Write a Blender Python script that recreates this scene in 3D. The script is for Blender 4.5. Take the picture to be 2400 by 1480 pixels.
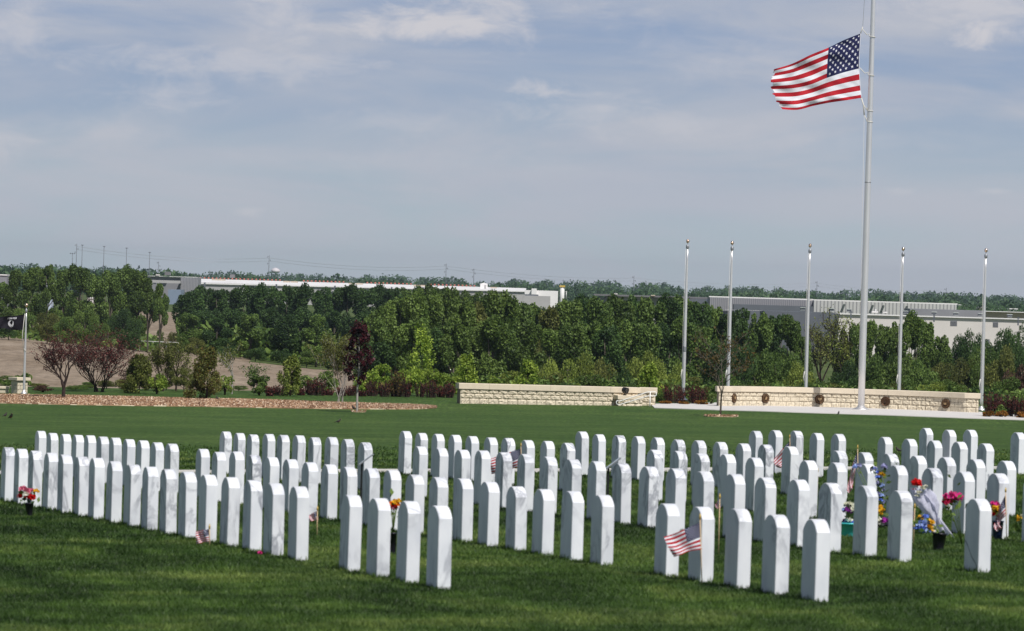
import bpy, math, random
import numpy as np
from mathutils import Vector, Matrix
R=math.radians
scene=bpy.context.scene
COL=scene.collection
for o in list(bpy.data.objects): bpy.data.objects.remove(o)

# ------------------------------------------------------------------ camera
F=12000.0; RHO=R(1.70); CZ=2.0
cr,sr=math.cos(RHO),math.sin(RHO)
PITCH=math.atan(75.0/F)
FWD=Vector((0,math.cos(PITCH),-math.sin(PITCH)))
UP0=Vector((0,math.sin(PITCH),math.cos(PITCH))); RT0=Vector((1,0,0))
RT=RT0*cr+UP0*sr; UP=UP0*cr-RT0*sr
cam=bpy.data.cameras.new('camera'); camo=bpy.data.objects.new('camera',cam); COL.objects.link(camo)
M=Matrix((RT,UP,-FWD)).transposed().to_4x4(); M.translation=Vector((0,0,CZ)); camo.matrix_world=M
cam.sensor_width=36; cam.lens=36*F/2400; cam.clip_start=1; cam.clip_end=20000
cam.dof.use_dof=True; cam.dof.focus_distance=212; cam.dof.aperture_fstop=11.5
scene.camera=camo
scene.render.resolution_x=1024; scene.render.resolution_y=631

# ------------------------------------------------------------------ world and sun
SUN_EL=R(52); SUN_AZ=R(180-31)      # azimuth clockwise from +Y
w=bpy.data.worlds.new("World"); scene.world=w; w.use_nodes=True
nt=w.node_tree; nt.nodes.clear(); N=nt.nodes.new; L=nt.links.new
out=N('ShaderNodeOutputWorld'); bg=N('ShaderNodeBackground'); bg.inputs['Strength'].default_value=0.05
L(bg.outputs[0],out.inputs[0])
sky=N('ShaderNodeTexSky'); sky.sky_type='NISHITA'; sky.sun_disc=False; sky.sun_elevation=SUN_EL; sky.sun_rotation=SUN_AZ
sky.air_density=1.0; sky.dust_density=1.2; sky.ozone_density=1.0
tc=N('ShaderNodeTexCoord'); sep=N('ShaderNodeSeparateXYZ'); L(tc.outputs['Generated'],sep.inputs[0])
def mth(op,a,b=None,c=None,clamp=False):
    n=N('ShaderNodeMath'); n.operation=op; n.use_clamp=clamp
    for i,v in enumerate((a,b,c)):
        if v is None: continue
        if isinstance(v,(int,float)): n.inputs[i].default_value=v
        else: L(v,n.inputs[i])
    return n.outputs[0]
def mixc(f,a,b):
    n=N('ShaderNodeMix'); n.data_type='RGBA'
    for i,v in ((0,f),(6,a),(7,b)):
        if isinstance(v,(int,float)): n.inputs[i].default_value=v
        elif isinstance(v,tuple): n.inputs[i].default_value=(*v,1)
        else: L(v,n.inputs[i])
    return n.outputs[2]
def noise(scale,sx,sz,off,detail=6,rough=.55,dist=0.0):
    mp=N('ShaderNodeMapping'); mp.inputs['Scale'].default_value=(sx,sx*.3,sz); mp.inputs['Location'].default_value=off
    L(tc.outputs['Generated'],mp.inputs[0])
    n=N('ShaderNodeTexNoise'); n.inputs['Scale'].default_value=scale; n.inputs['Detail'].default_value=detail
    n.inputs['Roughness'].default_value=rough; n.inputs['Distortion'].default_value=dist
    L(mp.outputs[0],n.inputs['Vector']); return n.outputs[0]
def smooth(v,a,b):
    n=N('ShaderNodeMapRange'); n.interpolation_type='SMOOTHSTEP'; n.inputs[1].default_value=a; n.inputs[2].default_value=b
    L(v,n.inputs[0]); return n.outputs[0]
S=1/0.05
def cc(r,g,b): return (r*S,g*S,b*S)
elev=smooth(sep.outputs[2],0.0,0.058)
hazy=mixc(elev,cc(.45,.525,.57),cc(.29,.375,.54))
soft=smooth(noise(1.0,14,62,(3.1,0,1.7),6,.55,.5),.36,.62)
patch=smooth(noise(1.0,9,42,(7.3,0,4.2),3,.5),.40,.62)
hazy2=mixc(mth('MULTIPLY',soft,.85),hazy,cc(.495,.515,.58))
grey=smooth(noise(1.0,13,48,(1.3,0,9.2),4,.5,.4),.42,.62)
hazy2=mixc(mth('MULTIPLY',grey,mth('MULTIPLY',elev,.5)),hazy2,cc(.285,.37,.525))
wn=noise(1.0,75,190,(5.7,0,2.9),12,.66,.5)
def blob(px,py,wx,wz,hard,amt):
    ax=(px-1200)/F; az=(665+(px-1200)*.0297-py)/F
    dx=mth('DIVIDE',mth('SUBTRACT',sep.outputs[0],ax),wx/F); dz=mth('DIVIDE',mth('SUBTRACT',sep.outputs[2],az),wz/F)
    d=mth('ADD',mth('MULTIPLY',dx,dx),mth('MULTIPLY',dz,dz))
    e=mth('SUBTRACT',1.0,mth('POWER',d,.5))
    e=mth('ADD',e,mth('MULTIPLY',mth('SUBTRACT',wn,.48),4.2))
    return mth('MULTIPLY',smooth(e,-.25,hard*1.35),amt)
tot=None
for b in [(1000,55,230,42,.9,.95),(1150,40,90,80,1.0,.7),(480,150,330,46,1.1,.6),(640,45,110,90,1.1,.6),(350,225,150,50,1.1,.55),(1250,205,75,30,.9,.7),(1400,265,170,60,1.2,.6),
          (2320,80,120,40,.8,.9),(2260,20,200,60,1.0,.65),(30,60,110,80,1.1,.55),(900,285,180,36,1.4,.35),(1560,290,220,36,1.4,.4),(0,330,90,50,1,.4),(2320,450,70,12,.9,.5),(575,497,36,11,.9,.45),(2110,450,40,11,.9,.45),(1750,140,300,60,1.6,.4),(200,300,260,40,1.5,.3),(1000,380,500,40,1.6,.22),(2000,330,400,40,1.6,.25),(1350,20,200,40,1.3,.4)]:
    v=blob(*b); tot=v if tot is None else mth('MAXIMUM',tot,v)
hazy3=mixc(tot,hazy2,cc(.62,.61,.645))
# above the strip of sky in view: thin broken cloud over the clear sky
cover=smooth(noise(1.0,2.2,5,(2,0,3),5,.55),.42,.62)
high=mixc(mth('MULTIPLY',cover,.35),sky.outputs[0],cc(.40,.44,.52))
final=mixc(smooth(sep.outputs[2],.07,.28),hazy3,high)
L(final,bg.inputs['Color'])

sl=bpy.data.lights.new('sun','SUN'); sl.energy=4.5; sl.angle=R(.53); sl.color=(1,.965,.925)
so=bpy.data.objects.new('sun',sl); COL.objects.link(so)
sd=Vector((math.sin(SUN_AZ)*math.cos(SUN_EL),math.cos(SUN_AZ)*math.cos(SUN_EL),math.sin(SUN_EL)))
so.rotation_euler=sd.to_track_quat('Z','Y').to_euler(); so.location=(30,-20,60)
vs=scene.view_settings; vs.view_transform='Standard'; vs.look='None'; vs.exposure=0; vs.gamma=1; vs.use_curve_mapping=False
scene.cycles.max_bounces=6; scene.cycles.transparent_max_bounces=8; scene.cycles.volume_bounces=0
scene.cycles.use_denoising=True

# ------------------------------------------------------------------ pixels, terrain
CAM=Vector((0,0,CZ))
def ray(px,py): return FWD+RT*((px-1200)/F)+UP*((740-py)/F)
def P(px,py,d):          # point seen at this place, d metres away along Y
    r=ray(px,py); return CAM+r*(d/r.y)
STONES=[(1,0,-5.39,55.23,1.5),(1,1,-5.16,54.34,1.8),(1,2,-4.93,53.46,1.8),(1,3,-4.69,52.58,1.6),(1,4,-4.46,51.69,1.9),(1,5,-4.22,50.81,1.9),(1,6,-4.0,49.92,2.8),(1,7,-3.76,49.04,1.7),(1,8,-3.52,48.16,0.9),(1,9,-3.29,47.27,1.2),(1,10,-3.06,46.39,1.5),(1,11,-2.83,45.5,1.6),(1,12,-2.6,44.62,1.4),(1,13,-2.36,43.73,1.8),(1,14,-2.12,42.85,1.8),(1,15,-1.9,41.97,1.9),(1,16,-1.66,41.08,2.1),(1,18,-1.19,39.31,1.1),(1,19,-0.95,38.43,1.7),(1,20,-0.71,37.55,2.5),(1,21,-0.47,36.66,2.3),(2,0,-6.14,67.25,-0.6),(2,1,-5.9,66.37,-1.8),(2,2,-5.66,65.48,-1.7),(2,3,-5.43,64.6,-1.2),(2,4,-5.2,63.71,-0.2),(2,5,-4.97,62.83,-0.1),(2,6,-4.74,61.95,0.2),(2,7,-4.52,61.06,0.1),(2,8,-4.29,60.18,0.3),(2,9,-4.06,59.29,-0.2),(2,10,-3.83,58.41,0.1),(2,12,-3.37,56.64,-2.1),(2,13,-3.14,55.76,-3.9),(2,14,-2.9,54.87,-1.0),(2,15,-2.67,53.99,-2.6),(2,16,-2.45,53.11,-2.8),(2,17,-2.21,52.22,-2.8),(2,18,-1.98,51.34,-3.7),(2,19,-1.75,50.45,-3.6),(2,20,-1.53,49.57,-4.0),(2,21,-1.29,48.69,-2.7),(2,22,-1.07,47.8,-2.1),(2,23,-0.84,46.92,-3.8),(2,24,-0.61,46.03,-3.6),(2,25,-0.38,45.15,-2.2),(2,26,-0.15,44.27,-2.4),(2,27,0.09,43.38,-3.8),(2,28,0.31,42.5,-3.3),(2,29,0.54,41.61,-2.2),(2,30,0.77,40.73,-2.4),(2,32,1.23,38.96,-3.0),(2,33,1.46,38.08,-2.3),(2,34,1.69,37.19,-0.5),(2,35,1.92,36.31,-1.5),(2,36,2.15,35.42,-1.3),(3,0,-3.75,67.95,-1.2),(3,1,-3.52,67.06,-1.7),(3,2,-3.3,66.18,-2.0),(3,3,-3.05,65.3,0.1),(3,4,-2.83,64.41,0.5),(3,5,-2.6,63.53,1.6),(3,6,-2.36,62.64,0.8),(3,7,-2.13,61.76,2.7),(3,8,-1.9,60.88,1.9),(3,9,-1.67,59.99,-0.2),(3,12,-0.98,57.34,0.7),(3,13,-0.74,56.46,0.8),(3,14,-0.49,55.57,0.8),(3,15,-0.27,54.69,2.0),(3,16,-0.04,53.8,2.1),(3,17,0.19,52.92,2.3),(3,18,0.42,52.04,1.6),(3,19,0.65,51.15,1.2),(3,20,0.88,50.27,1.3),(3,21,1.11,49.38,1.6),(3,22,1.34,48.5,0.9),(3,23,1.57,47.62,1.4),(3,24,1.8,46.73,1.1),(3,25,2.04,45.85,1.2),(3,26,2.27,44.96,0.7),(3,27,2.51,44.08,1.4),(3,28,2.73,43.2,1.2),(3,29,2.97,42.31,1.6),(3,30,3.19,41.43,0.3),(3,32,3.66,39.66,-0.2),(4,0,-1.37,68.16,0.4),(4,1,-1.14,67.28,-0.7),(4,2,-0.91,66.4,-0.4),(4,3,-0.68,65.51,-0.1),(4,4,-0.45,64.63,-0.1),(4,5,-0.21,63.74,-0.1),(4,6,0.0,62.86,0.8),(4,7,0.24,61.98,-0.1),(4,8,0.47,61.09,0.6),(4,9,0.7,60.21,0.1),(4,13,1.63,56.67,-0.3),(4,14,1.86,55.79,0.3),(4,15,2.08,54.9,-0.4),(4,16,2.32,54.02,0.9),(4,17,2.56,53.13,-0.6),(4,19,3.02,51.37,0.8),(4,20,3.25,50.48,0.9),(4,21,3.48,49.6,1.8),(4,22,3.71,48.71,2.8),(4,23,3.97,47.83,2.5),(4,24,4.19,46.95,1.7),(4,25,4.42,46.06,2.5),(5,0,0.99,68.34,0.8),(5,1,1.2,67.46,-1.4),(5,2,1.44,66.58,-1.2),(5,3,1.67,65.69,-0.8),(5,4,1.89,64.81,-0.8),(5,5,2.12,63.92,-1.8),(5,6,2.35,63.04,-1.2),(5,7,2.58,62.16,-1.4),(5,8,2.82,61.27,-1.4),(5,9,3.04,60.39,-0.9),(5,10,3.28,59.5,-1.2),(5,12,3.74,57.74,-2.4),(5,13,3.96,56.85,-2.3),(5,14,4.18,55.97,-1.8),(5,15,4.42,55.08,-1.9),(5,16,4.65,54.2,-1.4),(5,17,4.88,53.32,-1.4),(5,18,5.11,52.43,-1.0),(6,0,3.39,70.2,0.2),(6,1,3.61,69.32,2.5),(6,2,3.85,68.44,3.1),(6,3,4.07,67.55,1.7),(6,4,4.3,66.67,2.0),(6,6,4.78,64.9,1.2),(6,7,5.02,64.02,0.4),(6,8,5.26,63.13,0.2),(6,9,5.49,62.25,0.3),(6,10,5.72,61.36,0.0),(7,0,5.97,73.14,1.3),(7,1,6.22,72.26,0.2),(7,2,6.44,71.37,1.6),(7,4,6.93,69.6,1.0)]
ST=np.array(STONES,float)
PB=(1.94844,.0242455,-.00385295,-7.22001e-05,.569133); ROWA=R(14.6455)
def corr(x,y):
    x=np.asarray(x,float)[...,None]; y=np.asarray(y,float)[...,None]
    wgt=np.exp(-((x-ST[:,2])**2+((y-ST[:,3])/3)**2)/(2*1.6**2))
    return (wgt*ST[:,4]*.01).sum(-1)/(wgt.sum(-1)+.3)
def sst(t): t=np.clip(t,0,1); return t*t*(3-2*t)
def near(x,y): return -PB[0]+PB[1]*np.clip(x,-30,30)+PB[2]*y+PB[3]*y*y
def plat(x):
    return np.where(x<0,-4.93+.0125*np.maximum(x,-60),-4.93+.0145*np.clip(x-1,0,9))
def G(x,y):
    x=np.asarray(x,float); y=np.asarray(y,float)
    yn=np.minimum(y,80.); zn=near(x,yn)+corr(x,yn)*(1-sst((y-76)/12))
    # 80..196 hermite
    t=np.clip((y-80)/116,0,1); m0=PB[2]+2*PB[3]*80; zp=plat(x); z0=near(x,80.)
    h=(2*t**3-3*t**2+1)*z0+(t**3-2*t**2+t)*116*m0+(-2*t**3+3*t**2)*zp+(t**3-t**2)*116*(-.006)
    z=np.where(y<80,zn,np.where(y<196,h+corr(x,np.minimum(y,88.))*(1-sst((y-76)/12)),zp))
    # crest and field
    ang=x/np.maximum(y,1.)*12000+1200
    f6=np.interp(ang,[-600,0,600,760,1200,2600],[-7.8,-8.05,-10.2,-10.9,-11,-11.3])
    z3=np.interp(ang,[-600,0,600,1200,2600],[-9.2,-9.2,-9.9,-10.2,-10.2])
    z10=np.interp(ang,[-600,400,1200,2600],[-7.9,-7.9,-9.5,-11.8])
    zz=zp+(z3-zp)*sst((y-224)/76)
    zz=np.where(y>300,z3+(f6-z3)*np.clip((y-300)/300,0,1),zz)
    zz=np.where(y>600,f6+(z10-f6)*sst((y-600)/400),zz)
    zz=np.where(y>1000,z10+(-8-z10)*sst((y-1000)/400),zz)
    z=np.where(y>224,zz,z)
    return z+CZ
def g(x,y): return float(G(x,y))
def hit(px,py,d0=25,d1=1500):       # where the sight line meets the ground
    d=d0; r=ray(px,py)
    while d<d1:
        p=CAM+r*(d/r.y)
        if p.z<=g(p.x,p.y): break
        d+=.5 if d<260 else 5
    lo,hi=d-(.5 if d<=260 else 5),d
    for _ in range(12):
        m=(lo+hi)/2; p=CAM+r*(m/r.y)
        if p.z<=g(p.x,p.y): hi=m
        else: lo=m
    p=CAM+r*(hi/r.y); return Vector((p.x,p.y,g(p.x,p.y)))
def gp(px,d):                        # ground point d metres away below image column px (column read near the horizon line)
    p=P(px,700,d); z=g(p.x,d); 
    for _ in range(3):
        v=(CZ-z)/d*F; p=P(px,665+(px-1200)*.0297+v,d); z=g(p.x,d)
    return Vector((p.x,d,z))

# ------------------------------------------------------------------ helpers
def tag(o,label=None,cat=None,group=None,kind=None):
    if label: o['label']=label
    if cat: o['category']=cat
    if group: o['group']=group
    if kind: o['kind']=kind
    return o
def empty(name,loc,label,cat,group=None,rz=0):
    o=bpy.data.objects.new(name,None); COL.objects.link(o); o.location=loc; o.rotation_euler=(0,0,rz); o.empty_display_size=.2
    return tag(o,label,cat,group)
class MB:
    def __init__(s): s.v=[]; s.f=[]; s.m=[]; s.sm=[]
    def add(s,vs,fs,m=0,sm=False):
        b=len(s.v); s.v+= [tuple(v) for v in vs]; s.f+=[tuple(i+b for i in f) for f in fs]; s.m+=[m]*len(fs); s.sm+=[sm]*len(fs); return s
    def box(s,c,d,m=0,rz=0,bev=0):
        x,y,z=d[0]/2,d[1]/2,d[2]/2; ca,sa=math.cos(rz),math.sin(rz)
        if bev<=0:
            pts=[(i,j,k) for i in(-x,x) for j in(-y,y) for k in(-z,z)]
            fs=[(0,1,3,2),(4,6,7,5),(0,4,5,1),(2,3,7,6),(0,2,6,4),(1,5,7,3)]
        else:
            b=bev; pts=[];
            for (zz,q) in ((-z,b),(-z+b,0),(z-b,0),(z,b)):
                X,Y=x-q,y-q; c2=b if q==0 else b*.4
                pts+=[(-X+c2,-Y,zz),(X-c2,-Y,zz),(X,-Y+c2,zz),(X,Y-c2,zz),(X-c2,Y,zz),(-X+c2,Y,zz),(-X,Y-c2,zz),(-X,-Y+c2,zz)]
            fs=[tuple(range(7,-1,-1)),tuple(range(24,32))]
            for r in range(3):
                for i in range(8): j=(i+1)%8; fs.append((r*8+i,r*8+j,r*8+8+j,r*8+8+i))
        s.add([(c[0]+p[0]*ca-p[1]*sa,c[1]+p[0]*sa+p[1]*ca,c[2]+p[2]) for p in pts],fs,m); return s
    def tube(s,path,rad,n=8,m=0,cap=True):
        path=[Vector(p) for p in path]; k=len(path)
        if isinstance(rad,(int,float)): rad=[rad]*k
        vs=[]; prev=None
        for i,p in enumerate(path):
            t=(path[min(i+1,k-1)]-path[max(i-1,0)])
            t=t.normalized() if t.length>1e-9 else Vector((0,0,1))
            if prev is None:
                a=Vector((1,0,0)) if abs(t.x)<.8 else Vector((0,1,0)); u=t.cross(a).normalized()
            else:
                u=(prev-t*prev.dot(t)); u=u.normalized() if u.length>1e-6 else t.orthogonal().normalized()
            prev=u; v=t.cross(u)
            for j in range(n):
                a=2*math.pi*j/n; vs.append(p+(u*math.cos(a)+v*math.sin(a))*rad[i])
        fs=[(i*n+j,i*n+(j+1)%n,(i+1)*n+(j+1)%n,(i+1)*n+j) for i in range(k-1) for j in range(n)]
        if cap: fs+= [tuple(range(n-1,-1,-1)),tuple(range((k-1)*n,k*n))]
        return s.add(vs,fs,m,True)
    def lathe(s,c,prof,n=16,m=0,ax=None):     # prof (r,z)
        vs=[];q=Vector((0,0,1)).rotation_difference(Vector(ax)) if ax is not None else None
        for r,z in prof:
            for j in range(n):
                a=2*math.pi*j/n; v=Vector((r*math.cos(a),r*math.sin(a),z))
                if q: v=q@v
                vs.append(v+Vector(c))
        k=len(prof)
        fs=[(i*n+j,i*n+(j+1)%n,(i+1)*n+(j+1)%n,(i+1)*n+j) for i in range(k-1) for j in range(n)]
        fs+= [tuple(range(n-1,-1,-1)),tuple(range((k-1)*n,k*n))]
        return s.add(vs,fs,m,True)
    def grid(s,nu,nv,fn,m=0,sm=True):
        vs=[fn(i/nu,j/nv) for j in range(nv+1) for i in range(nu+1)]
        fs=[(j*(nu+1)+i,j*(nu+1)+i+1,(j+1)*(nu+1)+i+1,(j+1)*(nu+1)+i) for j in range(nv) for i in range(nu)]
        return s.add(vs,fs,m,sm)
    def build(s,name,mats,parent=None,origin=None):
        me=bpy.data.meshes.new(name); vs=s.v
        if origin is not None: vs=[(v[0]-origin[0],v[1]-origin[1],v[2]-origin[2]) for v in vs]
        me.from_pydata([tuple(v) for v in vs],[],s.f)
        if not isinstance(mats,(list,tuple)): mats=[mats]
        for m in mats: me.materials.append(m)
        me.polygons.foreach_set('material_index',s.m); me.polygons.foreach_set('use_smooth',s.sm)
        rr=random.Random(len(s.f)); at=me.attributes.new('lv','FLOAT','FACE')
        at.data.foreach_set('value',[rr.random() for _ in s.f])
        me.update(); o=bpy.data.objects.new(name,me); COL.objects.link(o)
        if parent is not None: o.parent=parent
        if origin is not None and parent is None: o.location=origin
        return o
def quads_mesh(name,V,nq,mats,lv,k=4,smooth=False):   # V (nq*k,3)
    me=bpy.data.meshes.new(name); me.vertices.add(len(V)); me.vertices.foreach_set('co',V.astype(np.float32).ravel())
    me.loops.add(nq*k); me.loops.foreach_set('vertex_index',np.arange(nq*k,dtype=np.int32))
    me.polygons.add(nq); me.polygons.foreach_set('loop_start',np.arange(0,nq*k,k,dtype=np.int32)); me.polygons.foreach_set('loop_total',np.full(nq,k,dtype=np.int32))
    for m in (mats if isinstance(mats,(list,tuple)) else [mats]): me.materials.append(m)
    at=me.attributes.new('lv','FLOAT','FACE'); at.data.foreach_set('value',lv.astype(np.float32))
    me.update(calc_edges=True); return me
def leafquads(c,size,rng,flat=.0,elong=1.6):     # c (n,3) centres -> (4n,3) diamond leaves, random orientation
    n=len(c); a=rng.normal(size=(n,3)); a/=np.linalg.norm(a,axis=1)[:,None]
    b=rng.normal(size=(n,3)); b-=a*(a*b).sum(1)[:,None]; b/=np.linalg.norm(b,axis=1)[:,None]
    sz=(size*(.6+.8*rng.random(n)))[:,None]
    return np.stack([c+a*sz*.5*elong,c+b*sz*.5,c-a*sz*.5*elong,c-b*sz*.5],1).reshape(-1,3)

# ------------------------------------------------------------------ materials
def newmat(name):
    m=bpy.data.materials.new(name); m.use_nodes=True; t=m.node_tree; t.nodes.clear()
    o=t.nodes.new('ShaderNodeOutputMaterial'); return m,t,o
def NN(t,k,**kw):
    n=t.nodes.new(k)
    for a,b in kw.items():
        if a.startswith('i_'): n.inputs[a[2:].replace('_',' ')].default_value=b
        else: setattr(n,a,b)
    return n
def mat(name,col,rough=.7,metal=0,var=.15,vscale=6,bump=0,bscale=20,lv=0,stretch=(1,1,1),spec=.4,coord='Object'):
    m,t,o=newmat(name); p=NN(t,'ShaderNodeBsdfPrincipled'); p.inputs['Roughness'].default_value=rough; p.inputs['Metallic'].default_value=metal
    p.inputs['Specular IOR Level'].default_value=spec
    t.links.new(p.outputs[0],o.inputs[0])
    c=NN(t,'ShaderNodeTexCoord'); mp=NN(t,'ShaderNodeMapping'); mp.inputs['Scale'].default_value=stretch; t.links.new(c.outputs[coord],mp.inputs[0])
    n=NN(t,'ShaderNodeTexNoise'); n.inputs['Scale'].default_value=vscale; n.inputs['Detail'].default_value=5; t.links.new(mp.outputs[0],n.inputs['Vector'])
    src=n.outputs[0]
    if lv:
        a=NN(t,'ShaderNodeAttribute',attribute_name='lv'); mm=NN(t,'ShaderNodeMath',operation='MULTIPLY_ADD'); mm.inputs[1].default_value=lv; t.links.new(a.outputs['Fac'],mm.inputs[0])
        sc=NN(t,'ShaderNodeMath',operation='MULTIPLY'); sc.inputs[1].default_value=1-lv; t.links.new(n.outputs[0],sc.inputs[0]); t.links.new(sc.outputs[0],mm.inputs[2]); src=mm.outputs[0]
    rp=NN(t,'ShaderNodeValToRGB'); e=rp.color_ramp.elements
    e[0].position=.25; e[1].position=.75
    e[0].color=(*[max(0,x*(1-var)) for x in col],1); e[1].color=(*[min(1,x*(1+var)) for x in col],1)
    t.links.new(src,rp.inputs[0]); t.links.new(rp.outputs[0],p.inputs['Base Color'])
    if bump:
        b=NN(t,'ShaderNodeBump'); b.inputs['Strength'].default_value=bump; b.inputs['Distance'].default_value=.02
        n2=NN(t,'ShaderNodeTexNoise'); n2.inputs['Scale'].default_value=bscale; n2.inputs['Detail'].default_value=4; t.links.new(mp.outputs[0],n2.inputs['Vector'])
        t.links.new(n2.outputs[0],b.inputs['Height']); t.links.new(b.outputs[0],p.inputs['Normal'])
    return m
def leafmat(name,dark,light,trans=.3,rough=.55,objvar=.22,spec=.25):
    m,t,o=newmat(name); a=NN(t,'ShaderNodeAttribute',attribute_name='lv'); rp=NN(t,'ShaderNodeValToRGB')
    e=rp.color_ramp.elements; e[0].color=(*dark,1); e[1].color=(*light,1); e[0].position=.1; e[1].position=.95
    t.links.new(a.outputs['Fac'],rp.inputs[0])
    oi=NN(t,'ShaderNodeObjectInfo'); mr=NN(t,'ShaderNodeMapRange'); mr.inputs[3].default_value=1-objvar; mr.inputs[4].default_value=1+objvar; t.links.new(oi.outputs['Random'],mr.inputs[0])
    hs=NN(t,'ShaderNodeHueSaturation'); t.links.new(rp.outputs[0],hs.inputs['Color']); t.links.new(mr.outputs[0],hs.inputs['Value'])
    p=NN(t,'ShaderNodeBsdfPrincipled'); p.inputs['Roughness'].default_value=rough; p.inputs['Specular IOR Level'].default_value=spec
    tr=NN(t,'ShaderNodeBsdfTranslucent'); mx=NN(t,'ShaderNodeMixShader'); mx.inputs[0].default_value=trans
    t.links.new(hs.outputs[0],p.inputs['Base Color']); t.links.new(hs.outputs[0],tr.inputs['Color'])
    t.links.new(p.outputs[0],mx.inputs[1]); t.links.new(tr.outputs[0],mx.inputs[2]); t.links.new(mx.outputs[0],o.inputs[0]); return m
LM={
 'dark':leafmat('leaf_dark_green_and_shadowed',(.025,.056,.016),(.095,.165,.042)),  # dark leaves; also cloud shadow over the central wood put into the colour
 'mid':leafmat('leaf_green',(.042,.082,.016),(.185,.27,.06)),
 'bright':leafmat('leaf_bright_green',(.05,.095,.016),(.22,.31,.07)),
 'yellow':leafmat('leaf_yellow_green',(.10,.14,.022),(.32,.38,.08)),
 'lime':leafmat('leaf_lime',(.11,.19,.02),(.40,.50,.08)),
 'olive':leafmat('leaf_olive',(.07,.085,.018),(.22,.235,.06)),
 'brown':leafmat('leaf_brown',(.05,.03,.02),(.13,.07,.045)),
 'rust':leafmat('leaf_rust',(.06,.05,.015),(.19,.12,.035)),
 'maroon':leafmat('leaf_maroon',(.018,.003,.005),(.075,.008,.014),trans=.2),
 'plum':leafmat('leaf_plum',(.05,.014,.014),(.17,.045,.04)),
 'barberry':leafmat('leaf_barberry',(.035,.010,.010),(.16,.040,.032)),
 'orange':leafmat('leaf_orange',(.12,.06,.01),(.40,.17,.025)),
 'far':leafmat('leaf_far',(.035,.075,.03),(.09,.16,.06)),
}
BARK=mat('bark',(.10,.085,.065),.9,var=.3,vscale=8); BARKD=mat('bark_dark',(.035,.022,.018),.9,var=.3); BARKP=mat('bark_pale',(.30,.28,.25),.85,var=.2)
STEEL=mat('brushed_aluminium',(.80,.78,.77),.40,metal=.72,var=.05,vscale=3,stretch=(1,1,.2)); STEELG=mat('grey_steel',(.30,.31,.33),.5,metal=.6,var=.1)
GOLD=mat('gold_ball',(.85,.60,.46),.22,metal=1,var=.05)
ROPE=mat('rope',(.62,.60,.55),.9); BLACK=mat('black_plastic',(.012,.012,.014),.45,var=.2); WHITEP=mat('white_paint',(.8,.8,.78),.5,var=.03)
LIME=mat('limestone_block',(.61,.535,.41),.85,var=.17,vscale=9,bump=.4,bscale=40,lv=.55,spec=.2); CAPM=mat('limestone_cap',(.66,.57,.44),.8,var=.06,vscale=5,bump=.1,bscale=60,spec=.2)
JOINT=mat('mortar',(.24,.20,.15),.9,var=.1)
CONC=mat('concrete',(.60,.575,.55),.85,var=.06,vscale=2,bump=.05,bscale=50)
BRONZE=mat('bronze',(.10,.055,.03),.45,metal=.7,var=.3,vscale=14); BRONZEL=mat('bronze_light',(.50,.34,.18),.4,metal=.6,var=.2,vscale=14)

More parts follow.
